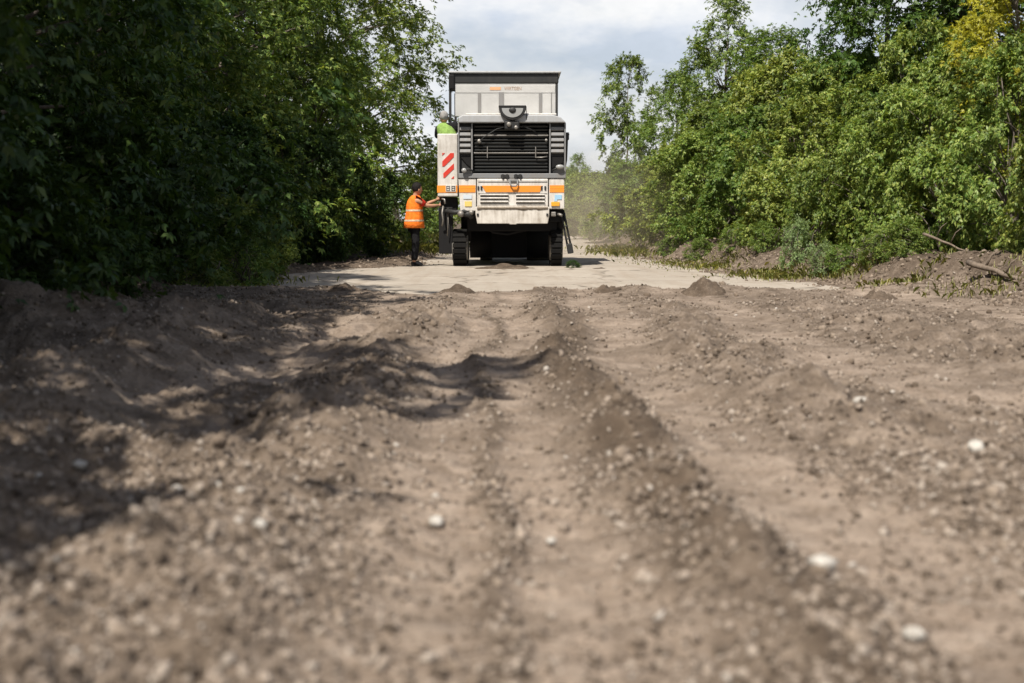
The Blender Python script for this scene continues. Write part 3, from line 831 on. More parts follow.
mb.ball((mx(479.5), .05, mz(142)), .045, 2, (1, .6, 1)); mb.ball((mx(546), .05, mz(141)), .03, 2, (1, .6, 1))
mb.build('radiator_grille', [M['black'], M['slat'], M['steel']], MC)
# louvred panels either side
for (a, b, slx) in ((458.3, 473, 1), (549, 565.5, -1)):
    mb = MB()
    BX(mb, a, b, 124, 174, .12, .60, .01, 0)
    c0, c1 = (a, a + 1.4), (b - 1.6, b)
    BX(mb, *c0, 124, 174, .02, .119, .006, 1); BX(mb, *c1, 124, 174, .02, .119, .006, 1)
    for py in (130, 135.5, 141, 146.5, 152):
        mb.box(mx(a + 1.7), mx(b - 1.9), .04, .115, mz(py + 1.7), mz(py - 1.7), .008, 1, rot=((0, .08, mz(py)), Matrix.Rotation(math.radians(-20), 3, 'X')))
    # lower hollow with a slanted plate
    if slx > 0: mb.prism([(mx(a + 2), mz(157)), (mx(b - 2), mz(157)), (mx(b - 2), mz(168)), (mx(a + 8), mz(164))], .09, .118, .004, 2)
    else: mb.prism([(mx(a + 2), mz(157)), (mx(b - 2), mz(157)), (mx(b - 3), mz(163)), (mx(a + 2), mz(169))], .09, .118, .004, 2)
    mb.build('louvre_panel', [M['dark'], M['grey'], M['black']], MC)
mb = MB()
mb.tube([(mx(474), .02, mz(172)), (mx(470), -.05, mz(170)), (mx(466), -.06, mz(170))], .022, 8)
mb.ball((mx(464.5), -.06, mz(171)), .055, 1, (1, .7, .9))
mb.build('tail_lamp', [M['dark'], M['lens']], MC)
mb = MB()
mb.tube([(mx(552), .02, mz(171)), (mx(557), -.04, mz(168.5))], .02, 8)
mb.ball((mx(559.5), -.05, mz(167.5)), .07, 1, (1.25, .6, .7))
mb.build('tail_lamp', [M['dark'], M['lens']], MC)
# grey beam below the grille with two hinges
mb = MB()
BX(mb, 458.5, 565.5, 173.8, 178.6, .0, .58, .012, 0)
for px in (505, 518):
    BX(mb, px - 4, px + 4, 175, 178, -.045, 0.003, .006, 1)
    BX(mb, px - 3, px - 1.2, 174.5, 179, -.06, -.03, .004, 1); BX(mb, px + 1.2, px + 3, 174.5, 179, -.06, -.03, .004, 1)
mb.build('cross_beam', [M['grey'], M['dark']], MC)
# white side bodies left and right of the hatch
for (a, b, st0, st1, side) in ((458.5, 476.3, 459.3, 475.6, 0), (548.8, 564.2, 549.5, 563.8, 1)):
    mb = MB()
    pts = [(mx(a), mz(178.9)), (mx(b), mz(178.9)), (mx(b), mz(211)), (mx(a + (2 if not side else 0)), mz(211))]
    if side: pts = [(mx(a), mz(178.9)), (mx(b - 1), mz(178.9)), (mx(b), mz(182)), (mx(b), mz(209)), (mx(a), mz(209))]
    mb.prism(pts, .02, .58, .015, 0)
    BX(mb, st0, st1, 185.5, 192.6, .012, .025, 0, 1)
    BX(mb, st0, st1, 187.6, 188.2, .009, .013, 0, 2)
    o = mb.build('corner_panel', [M['white'], M['orange'], M['amber']], MC)
    mb = MB()
    if side: BX(mb, 554.5, 561.5, 195, 199.5, .008, .022, 0, 0); BX(mb, 554, 557, 199.5, 201.5, .008, .022, 0, 0)
    else: BX(mb, 463.5, 472, 195, 199, .008, .022, 0, 0)
    mb.build('sticker', M['blue'] if side else M['paleblue'], MC)
    mb = MB()
    if side: BX(mb, 551, 559.5, 202, 206.2, -.01, .022, .008, 0)
    else: BX(mb, 465, 472, 201.5, 206.5, .006, .022, .002, 0)
    mb.build('reflector' if side else 'sticker', M['amber'] if side else M['yellow'], MC)
# hatch between them
mb = MB()
BX(mb, 477.2, 548, 179.2, 206.4, -.03, .5, .02, 0)
mb.prism([(mx(482), mz(186)), (mx(542.5), mz(186)), (mx(539.5), mz(192.4)), (mx(486), mz(192.4))], -.044, -.028, .002, 1)
BX(mb, 478.5, 547, 181.9, 182.7, -.036, -.028, 0, 2)
BX(mb, 478.5, 547, 193.6, 194.1, -.036, -.028, 0, 2)
for (a, b) in ((480.5, 508.5), (516, 544.5)):
    for py in (196.4, 199.8, 203.2):
        BX(mb, a, b, py - .65, py + .65, -.038, -.028, 0, 2)
        mb.box(mx(a), mx(b), -.075, -.03, mz(py - .5), mz(py - 1.5), .004, 0, rot=((0, -.03, mz(py - 1)), Matrix.Rotation(math.radians(-22), 3, 'X')))
mb.build('engine_hatch', [M['white'], M['orange'], M['ink']], MC)
for px in (478.6, 481.6, 541.4, 545):
    mb = MB(); BX(mb, px - .9, px + .9, 186.4, 190.2, -.05, -.028, .006, 0)
    mb.build('latch', M['dark'], MC)
mb = MB()
mb.tube([(mx(510), -.05, mz(181)), (mx(510), -.09, mz(184)), (mx(512), -.10, mz(186.5)), (mx(516), -.10, mz(186.5)), (mx(517.5), -.09, mz(184)), (mx(517.5), -.05, mz(181))], .016, 8)
BX(mb, 509, 518.5, 179.5, 182, -.06, -.028, .006)
mb.build('handle', M['grey'], MC)
# dirty bumper plate
mb = MB()
mb.prism([(mx(475.8), mz(207)), (mx(549), mz(207)), (mx(549), mz(216)), (mx(547.5), mz(223.6)), (mx(517), mz(223.6)), (mx(516), mz(224.4)), (mx(510), mz(224.4)), (mx(509), mz(223.6)), (mx(477.5), mz(223.6)), (mx(475.8), mz(214))], -.10, -.04, .012)
mb.box(mx(477), mx(548), -.10, .25, mz(207.6), mz(206.2), .006)
mb.build('bumper_plate', M['white_dirty'], MC)
for px in (478, 547):
    mb = MB(); BX(mb, px - 1, px + 1, 213.5, 216, -.118, -.10, .004)
    mb.build('bolt', M['dark'], MC)
rg = np.random.default_rng(3)
def crust():
    n = 120; xs = np.linspace(mx(477.5), mx(547.5), n); v = []; f = []
    for k, x in enumerate(xs):
        h = .012 + .05 * max(0., float(fbm(np.array([x * 4]), np.array([2.]), 4, 9)[0]) + .12) + .006 * rg.random()
        for (yy, zz) in ((-.112, -.03 - h * .9), (-.118, -.006), (-.09, h * .6), (-.045, h * .3), (-.045, -.01)): v.append((x, yy, mz(207) + zz))
    for k in range(n - 1):
        for q in range(5): f.append((k * 5 + q, k * 5 + (q + 1) % 5, k * 5 + 5 + (q + 1) % 5, k * 5 + 5 + q))
    link_mesh('dirt_crust', np_mesh('dirt_crust', v, f), M['crust'], MC)
M['crust'] = paint('caked_dirt', (.30, .26, .21), .95, grime=.6, gcol=(.13, .10, .075), gscale=9)
crust()
# left side box with warning stripes
mb = MB()
BX(mb, 437.4, 457.6, 134, 196.5, .25, 1.0, .02, 0)
BX(mb, 436.9, 457.2, 185.5, 192.6, .242, .9, 0, 1)
def stripe(pts): mb.prism([(mx(a), mz(b)) for a, b in pts], .241, .252, 0, 2)
stripe([(442.2, 166.5), (442.2, 161.5), (450.5, 153.2), (453.8, 153.2), (453.8, 157.0), (444.3, 166.5)])
stripe([(443.2, 177.8), (443.2, 173.4), (453.8, 163.4), (453.8, 168.8), (444.6, 177.8)])
stripe([(442.2, 155.8), (442.2, 153.2), (444.9, 153.2)])
stripe([(451.2, 178.6), (453.8, 176.0), (453.8, 178.6)])
BX(mb, 445.6, 455.6, 185.3, 191.6, .232, .25, 0, 0)
for x0_ in (446.2, 451.4):
    for (a, b, c, d) in ((0, 3.4, 186, 186.6), (0, 3.4, 190.2, 190.8), (0, .7, 186, 190.8), (2.7, 3.4, 186, 190.8), (0, 3.4, 188, 188.6)):
        BX(mb, x0_ + a, x0_ + b, c, d, .227, .235, 0, 3)
mb.build('side_box', [M['white'], M['orange'], M['red'], M['ink']], MC)
# left mud flap, steps and hoses
mb = MB()
BX(mb, 438.2, 452.5, 207, 254, .30, .42, .02, 0)
BX(mb, 440, 456.5, 197, 212, .4, .95, .02, 0)
mb.build('mud_flap', M['black'], MC)
mb = MB()
mb.tube([(mx(443), .22, mz(206)), (mx(442), .18, mz(213)), (mx(443), .16, mz(220)), (mx(442.6), .2, mz(223.5)), (mx(441.5), .22, mz(226))], .018, 8)
mb.tube([(mx(442), .2, mz(199)), (mx(444.5), .14, mz(199.5)), (mx(445), .14, mz(204))], .02, 8)
mb.tube([(mx(447.5), .25, mz(208)), (mx(448), .2, mz(222)), (mx(447), .22, mz(236))], .011, 8)
mb.build('handrail', M['steel'], MC)
mb = MB()
mb.tube([(mx(446), .2, mz(211)), (mx(456), .1, mz(212.5)), (mx(464), .05, mz(211)), (mx(474), .1, mz(214))], .05, 10)
mb.tube([(mx(463), .1, mz(213.5)), (mx(470), .06, mz(214.5)), (mx(472), .1, mz(217))], .07, 10)
mb.ball((mx(461), .03, mz(214)), .07, 1); mb.ball((mx(471.5), .03, mz(212.5)), .055, 1)
mb.build('tow_coupling', [M['dark'], M['steel']], MC)
mb = MB()
BX(mb, 551, 556, 211.5, 216.5, .06, .4, .02, 1); BX(mb, 549.5, 565, 209.5, 222, .3, .9, .02, 0)
mb.tube([(mx(558), .1, mz(214)), (mx(562), .05, mz(215.5))], .03, 8, 1)
mb.build('rear_axle_mount', [M['black'], M['steel']], MC)
# swinging step ladder on the right side
mb = MB()
L0 = (mx(561.8), .25, mz(213)); L1 = (mx(563.5), .25, mz(212))
for (a, b) in (((561.5, 214), (568.5, 250)), ((564.0, 212), (572, 250))):
    mb.tube([(mx(a[0]), .25, mz(a[1])), (mx((a[0] + b[0]) / 2), .23, mz((a[1] + b[1]) / 2)), (mx(b[0]), .2, mz(b[1]))], .022, 8)
for t in (.35, .7):
    mb.box(mx(561.5 + 7 * t), mx(564.5 + 7.5 * t), .15, .33, mz(213 + 37 * t) - .012, mz(213 + 37 * t) + .012, .004)
mb.box(mx(567.2), mx(573), .12, .34, mz(253.5), mz(243.5), .015, 0, rot=((mx(570), .2, mz(248)), Matrix.Rotation(math.radians(-10), 3, 'Y')))
mb.build('step_ladder', M['dark'], MC)
mb = MB()
mb.tube([(mx(564), .5, mz(173)), (mx(566.5), .45, mz(160)), (mx(567.2), .4, mz(140)), (mx(568.5), .35, mz(134))], .024, 8)
mb.box(mx(565.6), mx(569.2), .3, .42, mz(140), mz(132.5), .012)
mb.build('side_mirror', M['dark'], MC)

# crawler tracks: belt loop with pads, rollers
def crawler(x0, x1, yc, L, H, mat_pad):
    root_y0, root_y1, r = yc - L / 2, yc + L / 2, H / 2
    loop = []
    n = 10
    for k in range(n + 1):
        a = PI / 2 + PI * k / n; loop.append((root_y0 + r + r * math.cos(a), r + r * math.sin(a)))
    for k in range(n + 1):
        a = -PI / 2 + PI * k / n; loop.append((root_y1 - r + r * math.cos(a), r + r * math.sin(a)))
    mb = MB(); mb.prism_x(loop, x0 + .02, x1 - .02, .01, 0)
    per = []
    for i in range(len(loop)):
        a = Vector(loop[i]); b = Vector(loop[(i + 1) % len(loop)]); L_ = (b - a).length
        k = max(1, int(L_ / .13))
        for j in range(k): per.append((a.lerp(b, (j + .5) / k), math.atan2(b.y - a.y, b.x - a.x)))
    for p, a in per:
        if p.y < .03: continue
        mb.box(x0, x1, p.x - .045, p.x + .045, p.y - .028, p.y + .028, .006, 0, rot=((0, p.x, p.y), Matrix.Rotation(a, 3, 'X')))
    tr = mb.build('crawler_track', mat_pad, MC)
    for q in (root_y0 + r, root_y1 - r):
        mb = MB(); mb.tube([(x0 - .02, q, r), (x1 + .02, q, r)], r * .72, 18)
        mb.build('roller', M['steel'], tr)
crawler(mx(452.5), mx(466.3), .95, 1.55, .74, M['rubber'])
crawler(mx(551), mx(562.3), .95, 1.55, .74, M['rubber'])
M['rubber_dusty'] = paint('dusty_track_pad', (.10, .095, .085), .8, grime=.7, gcol=(.24, .20, .15))
crawler(-.76, -.48, 4.9, 1.5, .72, M['rubber_dusty'])
crawler(.36, .92, 4.9, 1.5, .72, M['rubber_dusty'])
mb = MB()
mb.tube([(-.95, 2.75, .50), (.95, 2.75, .50)], .40, 28)
mb.build('milling_drum', M['black'], MC)

# operator deck, rails and canopy
mb = MB()
mb.box(-1.56, 1.12, 1.02, 4.2, 1.62, 1.70, .01)
mb.box(-1.15, 1.10, 2.62, 2.9, 1.7, 2.75, .02); mb.box(-.9, .9, 4.2, 5.7, 1.86, 2.3, .03)
mb.build('operator_deck', M['grey'], MC)
CY = 1.6; CS = 1422 / (29.6 + CY)
def cx(px): return (px - 512) / CS
def cz(py): return 1 + (218 - py) / CS
mb = MB()
mb.box(cx(449), cx(560.5), CY - .05, CY + 2.5, cz(75.6), cz(73.6), .03, 1)
mb.box(cx(451), cx(558), CY, CY + 2.45, cz(85.6), cz(75.4), .03, 0)
mb.box(cx(449.5), cx(455.5), CY - .04, CY + .5, cz(91.5), cz(76.6), .03, 2)
mb.build('canopy_roof', [M['dark'], M['lightgrey'], M['black']], MC)
for (px, y) in ((450.8, CY + .05), (556.2, CY + .05), (452, CY + 2.35), (556, CY + 2.35)):
    mb = MB(); w = .028
    mb.box(cx(px) - w, cx(px) + w, y - w, y + w, 1.7, cz(86), .008)
    mb.build('canopy_post', M['dark'], MC)
mb = MB()
mb.box(cx(455.8), cx(555), CY + .02, CY + .035, cz(117.5), cz(85.5), .002, 0)
mb.box(cx(456), cx(554.8), CY + .010, CY + .019, cz(94.5), cz(87), .002, 1)
for (a, b, c) in ((478.2, 481.4, 94.5), (499, 504, 94), (538.6, 541.8, 94.5), (550.6, 551.4, 94.5)):
    mb.box(cx(a), cx(b), CY + .008, CY + .018, cz(117), cz(c), .001, 2)
mb.build('weather_curtain', [M['curtain'], M['curtain'], M['curtain_bar']], MC)

def text_mesh(txt, size):
    c = bpy.data.curves.new('txt', 'FONT'); c.body = txt; c.size = size; c.extrude = .003; c.align_x = 'CENTER'
    o = bpy.data.objects.new('txt', c); COL.objects.link(o)
    me = bpy.data.meshes.new_from_object(o.evaluated_get(bpy.context.evaluated_depsgraph_get()))
    bpy.data.objects.remove(o)
    return me
me = text_mesh('WIRTGEN', .105)
o = link_mesh('lettering', me, M['logo_dark'], MC); o.rotation_euler = (PI / 2, 0, 0); o.location = (cx(512.8), CY + .006, cz(92)); o.scale = (.80, 1, 1)
mb = MB(); mb.box(cx(490), cx(501), CY + .003, CY + .009, cz(92), cz(89), .001)
mb.build('emblem', M['logo'], MC)
# round work lamp on a stalk above the grille
mb = MB()
half = [(mx(512.5) + .285 * math.cos(a), mz(108.2) + .285 * math.sin(a) * .98) for a in (PI + PI * k / 16 for k in range(17))]
mb.prism(half, -.14, .02, .01, 0)
mb.box(mx(498.8), mx(526), -.15, .03, mz(109), mz(107.4), .01, 0)
inner = [(mx(512.5) + .22 * math.cos(a), mz(110.2) + .19 * math.sin(a)) for a in (PI + PI * k / 16 for k in range(17))]
mb.prism(inner, -.155, -.13, .004, 1)
mb.ball((mx(512.5), -.15, mz(112.2)), .075, 0, (1, .5, .8))
mb.tube([(mx(512.5), -.06, mz(120)), (mx(512.5), -.06, mz(125))], .05, 10, 0)
mb.box(mx(504.5), mx(519.5), -.11, .08, mz(131), mz(122.5), .03, 0)
mb.tube([(mx(526), -.06, mz(108)), (mx(526.4), -.06, mz(121))], .008, 6, 0)
mb.ball((mx(509), -.13, mz(126)), .05, 3, (1, .5, 1)); mb.ball((mx(516), -.13, mz(129)), .04, 3, (1, .5, 1))
mb.build('work_lamp', [M['dark'], M['lens'], M['grey'], M['steel']], MC)

# ------------------------------------------------------------------ people
def skin_tmp(joints, edges, sub=2):
    """joints: list of (pos, r or (rx, ry)); returns a world-space mesh"""
    me = bpy.data.meshes.new('sk'); me.from_pydata([j[0] for j in joints], edges, [])
    o = bpy.data.objects.new('sk', me); COL.objects.link(o)
    m = o.modifiers.new('s', 'SKIN'); m.use_smooth_shade = True; m.branch_smoothing = .3
    for i, j in enumerate(joints):
        r = j[1] if isinstance(j[1], tuple) else (j[1], j[1])
        me.skin_vertices[0].data[i].radius = r; me.skin_vertices[0].data[i].use_root = (i == 0)
    s = o.modifiers.new('ss', 'SUBSURF'); s.levels = sub; s.render_levels = sub
    dg = bpy.context.evaluated_depsgraph_get()
    out = bpy.data.meshes.new_from_object(o.evaluated_get(dg))
    bpy.data.objects.remove(o)
    return out

def fuse(meshes, voxel, smooth=3):
    b = bmesh.new()
    for me in meshes: b.from_mesh(me)
    me = bpy.data.meshes.new('f'); b.to_mesh(me); b.free()
    o = bpy.data.objects.new('f', me); COL.objects.link(o)
    r = o.modifiers.new('r', 'REMESH'); r.mode = 'VOXEL'; r.voxel_size = voxel; r.use_smooth_shade = True
    s = o.modifiers.new('sm', 'SMOOTH'); s.iterations = smooth; s.factor = .5
    out = bpy.data.meshes.new_from_object(o.evaluated_get(bpy.context.evaluated_depsgraph_get()))
    bpy.data.objects.remove(o)
    b = bmesh.new(); b.from_mesh(out); b.verts.ensure_lookup_table()      # keep the one connected figure
    seen = set(); best = []
    for v in b.verts:
        if v.index in seen: continue
        st = [v]; seen.add(v.index); grp = []
        while st:
            q = st.pop(); grp.append(q)
            for e in q.link_edges:
                w_ = e.other_vert(q)
                if w_.index not in seen: seen.add(w_.index); st.append(w_)
        if len(grp) > len(best): best = grp
    keep = set(v.index for v in best)
    bmesh.ops.delete(b, geom=[v for v in b.verts if v.index not in keep], context='VERTS'); b.to_mesh(out); b.free()
    for p in out.polygons: p.use_smooth = True
    return out

def mb_mesh(mb):
    me = bpy.data.meshes.new('m'); mb.bm.to_mesh(me); mb.bm.free(); return me

def hand_mb(mb, wrist, d, nrm, side):
    """palm and five fingers curling around what the hand holds; d along the hand, nrm out of the back of the hand, side towards the thumb"""
    w, d, n, s = Vector(wrist), Vector(d).normalized(), Vector(nrm).normalized(), Vector(side).normalized()
    for k in range(5):
        t = k / 4
        mb.ball(w + d * (.02 + .075 * t), .030 + .010 * t, 0, (1, 1, 1), 2)
    for i, (o, l) in enumerate(((.030, .070), (.010, .080), (-.010, .074), (-.030, .058))):
        b = w + d * .085 + s * o
        p = [b, b + d * l * .45 - n * .006, b + d * l * .75 - n * .028, b + d * l * .82 - n * .055]
        mb.tube(p, [.0105, .010, .0095, .008], 8)
    b = w + d * .03 + s * .03
    mb.tube([b, b + s * .025 + d * .025, b + s * .034 + d * .055 - n * .012, b + s * .028 + d * .08 - n * .025], [.014, .0125, .011, .009], 8)

def torso_shell(rows, seg=28, close=False):
    """closed garment surface from elliptical rows: (centre, rx, ry, rotation)"""
    b = bmesh.new(); R = []
    for (c, rx, ry, rot) in rows:
        R.append([b.verts.new((c[0] + rx * math.cos(a) * math.cos(rot) - ry * math.sin(a) * math.sin(rot),
                               c[1] + rx * math.cos(a) * math.sin(rot) + ry * math.sin(a) * math.cos(rot), c[2])) for a in (2 * PI * k / seg for k in range(seg))])
    for p, q in zip(R, R[1:]):
        for k in range(seg): b.faces.new((p[k], p[(k + 1) % seg], q[(k + 1) % seg], q[k]))
    b.faces.new(R[-1])
    if close: b.faces.new(R[0][::-1])
    bmesh.ops.recalc_face_normals(b, faces=b.faces[:])
    for f in b.faces: f.smooth = True
    me = bpy.data.meshes.new('shell'); b.to_mesh(me); b.free()
    return me

def person(root, J, face, vest, strip, shirt, pants, hair, cap=None):
    """J: joints in the figure's own space (x forward, y left, z up)"""
    V = Vector
    head = V(J['head'])
    order = ['pelvis', 'waist', 'chest', 'neck', 'skull']
    js = [(J['pelvis'], (.115, .15)), (J['waist'], (.10, .135)), (J['chest'], (.115, .165)), (J['neck'], .058), (J['head'], .07)]
    ed = [(0, 1), (1, 2), (2, 3), (3, 4)]
    def chain(start, pts):
        prev = start
        for p, r in pts:
            js.append((p, r)); ed.append((prev, len(js) - 1)); prev = len(js) - 1
    for s in ('l', 'r'):
        chain(2, [(J['sh_' + s], .062), (J['el_' + s], .044), (J['wr_' + s], .030)])
        chain(0, [(J['hip_' + s], .092), (J['kn_' + s], .062), (J['an_' + s], .042), (J['toe_' + s], .036)])
    sk = skin_tmp(js, ed)
    mb = MB()
    f = V(face).normalized(); lft = V((0, 0, 1)).cross(f).normalized(); up = f.cross(lft)
    mb.ball(head, .1, 0, (.98, .80, 1.22)); mb.ball(head + f * .03 - up * .06, .072, 0, (.9, .85, .95))
    mb.tube([head + f * .095 + up * .005, head + f * .118 - up * .028], [.010, .017], 8)
    for q in (-1, 1): mb.ball(head + lft * q * .082 - up * .015, .03, 0, (.6, .4, 1.1), 2)
    mb.tube([head + f * .088 - up * .062 + lft * .022, head + f * .094 - up * .062, head + f * .088 - up * .062 - lft * .022], .008, 6)
    for s in ('l', 'r'):
        d = (V(J['wr_' + s]) - V(J['el_' + s])).normalized()
        sd = V((0, 0, 1)); sd = (sd - d * sd.dot(d)).normalized()
        nn = d.cross(sd) * (1 if s == 'r' else -1)
        hand_mb(mb, J['wr_' + s], d, nn, sd)
    body = fuse([sk, mb_mesh(mb)], .006, 2)
    link_mesh('body', body, M['skin'], root)
    for q in (-1, 1):
        e = MB(); e.ball(head + f * .086 + lft * q * .032 + up * .012, .011, 0, (1, 1, 1), 2)
        e.build('eye', M['hair'], root)
    # shirt with short sleeves
    sj = [(J['waist'], (.112, .15)), (J['chest'], (.135, .19)), (V(J['chest']).lerp(V(J['neck']), .75), .085)]
    se = [(0, 1), (1, 2)]
    for s in ('l', 'r'):
        sj += [(J['sh_' + s], .098), (V(J['sh_' + s]).lerp(V(J['el_' + s]), .85), .064)]
        se += [(1, len(sj) - 2), (len(sj) - 2, len(sj) - 1)]
    link_mesh('shirt', skin_tmp(sj, se), M[shirt], root)
    # vest: flared shell from hip to shoulder
    pv, wv, ch, nk = V(J['pelvis']), V(J['waist']), V(J['chest']), V(J['neck'])
    rot = J.get('rot', 0.)
    prof = [(pv - V((0, 0, .12)), .215, .250), (pv - V((0, 0, .118)), .222, .257), (pv, .208, .242), (wv, .185, .215), (wv.lerp(ch, .5), .175, .208), (ch, .170, .213), (ch.lerp(nk, .45), .150, .20), (ch.lerp(nk, .75), .115, .155), (ch.lerp(nk, .95), .08, .09)]
    link_mesh('vest', torso_shell([(c, a, b, rot) for c, a, b in prof]), M[vest], root)
    for t0 in (.05, .62):
        c = pv.lerp(ch, t0); c2 = pv.lerp(ch, t0 + .10)
        w = (.206, .240) if t0 < .3 else (.177, .211)
        me = torso_shell([(c, w[0] + .003, w[1] + .003, rot), (c2, w[0] + .002, w[1] + .003, rot)])
        bm_ = bmesh.new(); bm_.from_mesh(me)
        bmesh.ops.delete(bm_, geom=[q for q in bm_.faces if len(q.verts) > 4], context='FACES_ONLY'); bm_.to_mesh(me); bm_.free()
        link_mesh('reflective_strip', me, M[strip], root)
    # trousers and shoes
    tj = [(J['pelvis'], (.12, .15))]; te = []
    for s in ('l', 'r'):
        a = len(tj)
        tj += [(J['hip_' + s], .100), (J['kn_' + s], .085), (V(J['kn_' + s]).lerp(V(J['an_' + s]), .93), .078)]
        te += [(0, a), (a, a + 1), (a + 1, a + 2)]
    link_mesh('trousers', skin_tmp(tj, te), M[pants], root)
    for s in ('l', 'r'):
        sh = MB(); an, to = V(J['an_' + s]), V(J['toe_' + s])
        bk = an - (to - an).normalized() * .06
        sh.tube([V((bk.x, bk.y, .05)), V((an.x, an.y, .058)), an.lerp(to, .6) * 1 + V((0, 0, .0)), V((to.x, to.y, .038)), V((to.x, to.y, .035)) + (to - an).normalized() * .05], [.045, .058, .055, .046, .030], 12)
        sh.build('shoe', M[pants], root)
    h = MB()
    h.ball(head + up * .028 - f * .016, .108, 0, (1.02, .86, 1.08), 3)
    hm = mb_mesh(h); bm_ = bmesh.new(); bm_.from_mesh(hm)
    cut = [v for v in bm_.verts if (v.co - head).dot(f) > .035 and (v.co - head).dot(up) < .055 or (v.co - head).dot(up) < -.07]
    bmesh.ops.delete(bm_, geom=cut, context='VERTS'); bm_.to_mesh(hm); bm_.free()
    link_mesh('hair', hm, M[hair], root)
    if cap:
        c = MB(); c.ball(head + up * .055, .108, 0, (1.02, .90, .72), 3)
        c.box(-.05, .06, -.06, .06, -.006, .006, .004, 0)
        me = mb_mesh(c)
        link_mesh('cap', me, M[cap], root)

# worker beside the machine, turned towards it, both arms reaching out
W = empty('person', (PX(414.5, 30.0), 30.0, -.02), math.radians(14))
person(W, dict(pelvis=(0, 0, .93), waist=(.005, 0, 1.08), chest=(.01, 0, 1.30), neck=(.035, 0, 1.50), head=(.07, -.01, 1.625),
               sh_l=(.03, .19, 1.40), el_l=(.26, .20, 1.30), wr_l=(.50, .13, 1.40), sh_r=(.03, -.19, 1.40), el_r=(.25, -.20, 1.27), wr_r=(.50, -.12, 1.285),
               hip_l=(.0, .10, .88), kn_l=(.05, .11, .50), an_l=(.02, .12, .085), toe_l=(.15, .14, .04),
               hip_r=(.0, -.10, .88), kn_r=(.02, -.11, .50), an_r=(-.03, -.11, .085), toe_r=(.10, -.13, .04)),
       (1, .25, -.12), 'vest', 'strip', 'redshirt', 'black_cloth', 'hair')
tag(W, 'worker in orange safety vest, red shirt and black trousers reaching to the machine', 'person')
OP = empty('person', (PX(448.5, 31.0), 31.0, 1.64), math.radians(75))
person(OP, dict(pelvis=(0, 0, .93), waist=(.01, .0, 1.06), chest=(.06, .05, 1.25), neck=(.09, .10, 1.42), head=(.12, .125, 1.53),
                sh_l=(.08, .25, 1.30), el_l=(.18, .30, 1.04), wr_l=(.36, .20, 1.02), sh_r=(.08, -.14, 1.38), el_r=(.16, -.28, 1.16), wr_r=(.38, -.22, 1.08),
                hip_l=(.0, .10, .88), kn_l=(.03, .11, .48), an_l=(-.02, .11, .085), toe_l=(.12, .12, .04),
                hip_r=(.0, -.10, .88), kn_r=(.03, -.11, .48), an_r=(-.02, -.11, .085), toe_r=(.12, -.12, .04)),
       (1, .3, -.2), 'vest_green', 'strip_lime', 'black_cloth', 'black_cloth', 'greycap')
tag(OP, 'operator in lime green vest standing behind the white striped box of the machine', 'person')

# ------------------------------------------------------------------ dust kicked up beside the machine
def dust():
    b = bmesh.new(); bmesh.ops.create_icosphere(b, subdivisions=3, radius=1)
    me = bpy.data.meshes.new('dust_cloud'); b.to_mesh(me); b.free()
    m, nt, out = new_mat('dust')
    pv = nd(nt, 'ShaderNodeVolumePrincipled'); pv.inputs['Color'].default_value = (.82, .73, .60, 1); pv.inputs['Anisotropy'].default_value = .2
    co = objco(nt)
    ln = nd(nt, 'ShaderNodeVectorMath', operation='LENGTH'); lk(nt, co, ln.inputs[0])
    fall = ramp(nt, ln.outputs['Value'], [(.15, 1.), (1., 0.)])
    n = noise(nt, geopos(nt), .8, 3)
    nn = ramp(nt, n, [(.35, .25), (.65, 1.)])
    a = nd(nt, 'ShaderNodeMath', operation='MULTIPLY'); lk(nt, fall, a.inputs[0]); lk(nt, nn, a.inputs[1])
    c = nd(nt, 'ShaderNodeMath', operation='MULTIPLY'); lk(nt, a.outputs[0], c.inputs[0]); c.inputs[1].default_value = .058
    lk(nt, c.outputs[0], pv.inputs['Density']); lk(nt, pv.outputs[0], out.inputs['Volume'])
    o = link_mesh('dust_cloud', me, m); o.location = (2.9, 47, .9); o.scale = (3.2, 15, 2.6)
    tag(o, 'thin tan dust cloud beside the machine', 'dust', kind='stuff')
dust()

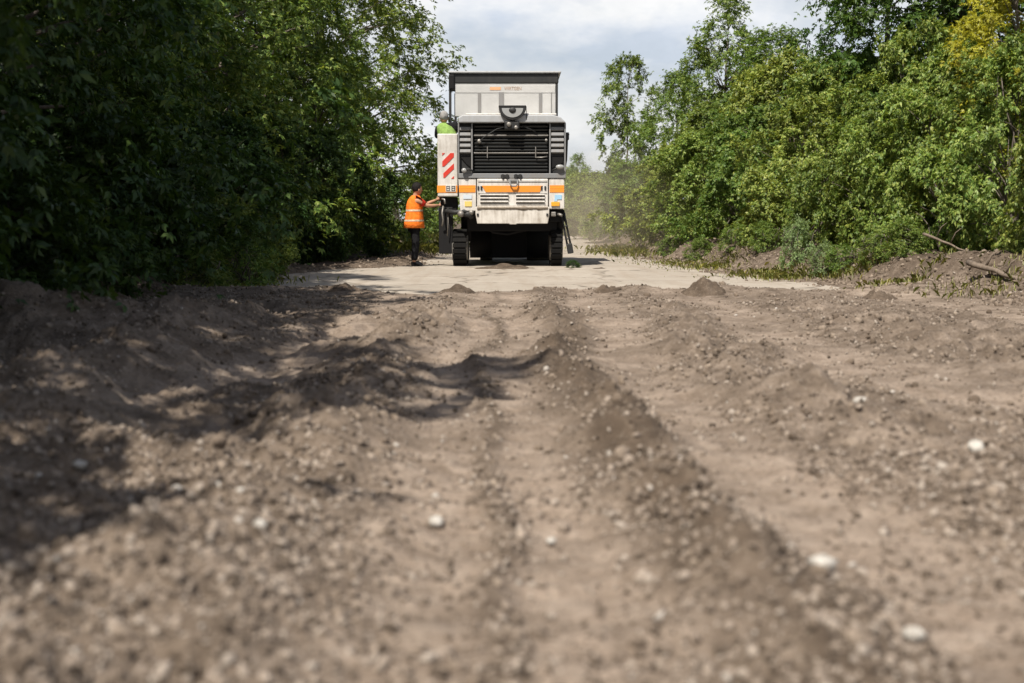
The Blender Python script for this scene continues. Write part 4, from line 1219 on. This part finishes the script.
# ------------------------------------------------------------------ sky, sun, camera
SUN_EL, SUN_AZ = math.radians(57), math.radians(208)     # azimuth clockwise from +Y: behind the camera on the left
w = bpy.data.worlds.new('World'); S.world = w; w.use_nodes = True
nt = w.node_tree; nt.nodes.clear()
out = nt.nodes.new('ShaderNodeOutputWorld'); bg = nt.nodes.new('ShaderNodeBackground'); bg.inputs[1].default_value = .068
sky = nt.nodes.new('ShaderNodeTexSky'); sky.sky_type = 'NISHITA'; sky.sun_disc = False
sky.sun_elevation = SUN_EL; sky.sun_rotation = SUN_AZ; sky.dust_density = 2.5
tc = nt.nodes.new('ShaderNodeTexCoord').outputs['Generated']
mp = nd(nt, 'ShaderNodeMapping'); mp.inputs['Scale'].default_value = (1, 1, 2.2); mp.inputs['Location'].default_value = (.31, .2, .1); lk(nt, tc, mp.inputs[0])
cn = noise(nt, mp.outputs[0], 4.2, 7, .58, .4)
cn2 = noise(nt, mp.outputs[0], 9.0, 5, .6)
cloud = ramp(nt, cn2, [(.36, (7.1, 7.8, 8.9)), (.60, (10.6, 10.6, 10.6))])
cov = ramp(nt, cn, [(.38, .66), (.56, .97)])
sx = nt.nodes.new('ShaderNodeSeparateXYZ'); lk(nt, tc, sx.inputs[0])
thin = ramp(nt, sx.outputs['Z'], [(.14, 1.), (.5, .12)])
cm = nd(nt, 'ShaderNodeMath', operation='MULTIPLY'); lk(nt, cov, cm.inputs[0]); lk(nt, thin, cm.inputs[1])
c = mixc(nt, cm.outputs[0], sky.outputs[0], cloud)
lk(nt, c, bg.inputs[0]); lk(nt, bg.outputs[0], out.inputs[0])

sd = bpy.data.lights.new('sun', 'SUN'); sd.energy = 5.0; sd.angle = math.radians(.5); sd.color = (1., .93, .83)
so = bpy.data.objects.new('sun', sd); COL.objects.link(so)
to_sun = Vector((math.sin(SUN_AZ) * math.cos(SUN_EL), math.cos(SUN_AZ) * math.cos(SUN_EL), math.sin(SUN_EL)))
so.rotation_euler = to_sun.to_track_quat('Z', 'Y').to_euler()

cd = bpy.data.cameras.new('camera'); cam = bpy.data.objects.new('camera', cd); COL.objects.link(cam)
cd.sensor_width = 36; cd.lens = 50; cd.clip_end = 3000; cd.clip_start = .05
cam.location = (0, 0, 1.0); cam.rotation_euler = (PI / 2 - TILT, 0, 0)
cd.dof.use_dof = True; cd.dof.focus_distance = 28.5; cd.dof.aperture_fstop = 2.0
S.camera = cam

S.view_settings.view_transform = 'Standard'; S.view_settings.look = 'None'; S.view_settings.exposure = .5; S.view_settings.gamma = 1
S.render.engine = 'CYCLES'
cy = S.cycles
cy.max_bounces = 7; cy.diffuse_bounces = 3; cy.glossy_bounces = 2; cy.transmission_bounces = 5; cy.transparent_max_bounces = 6; cy.volume_bounces = 1
cy.volume_step_rate = 2.0
cy.use_denoising = True
cy.sample_clamp_indirect = 8
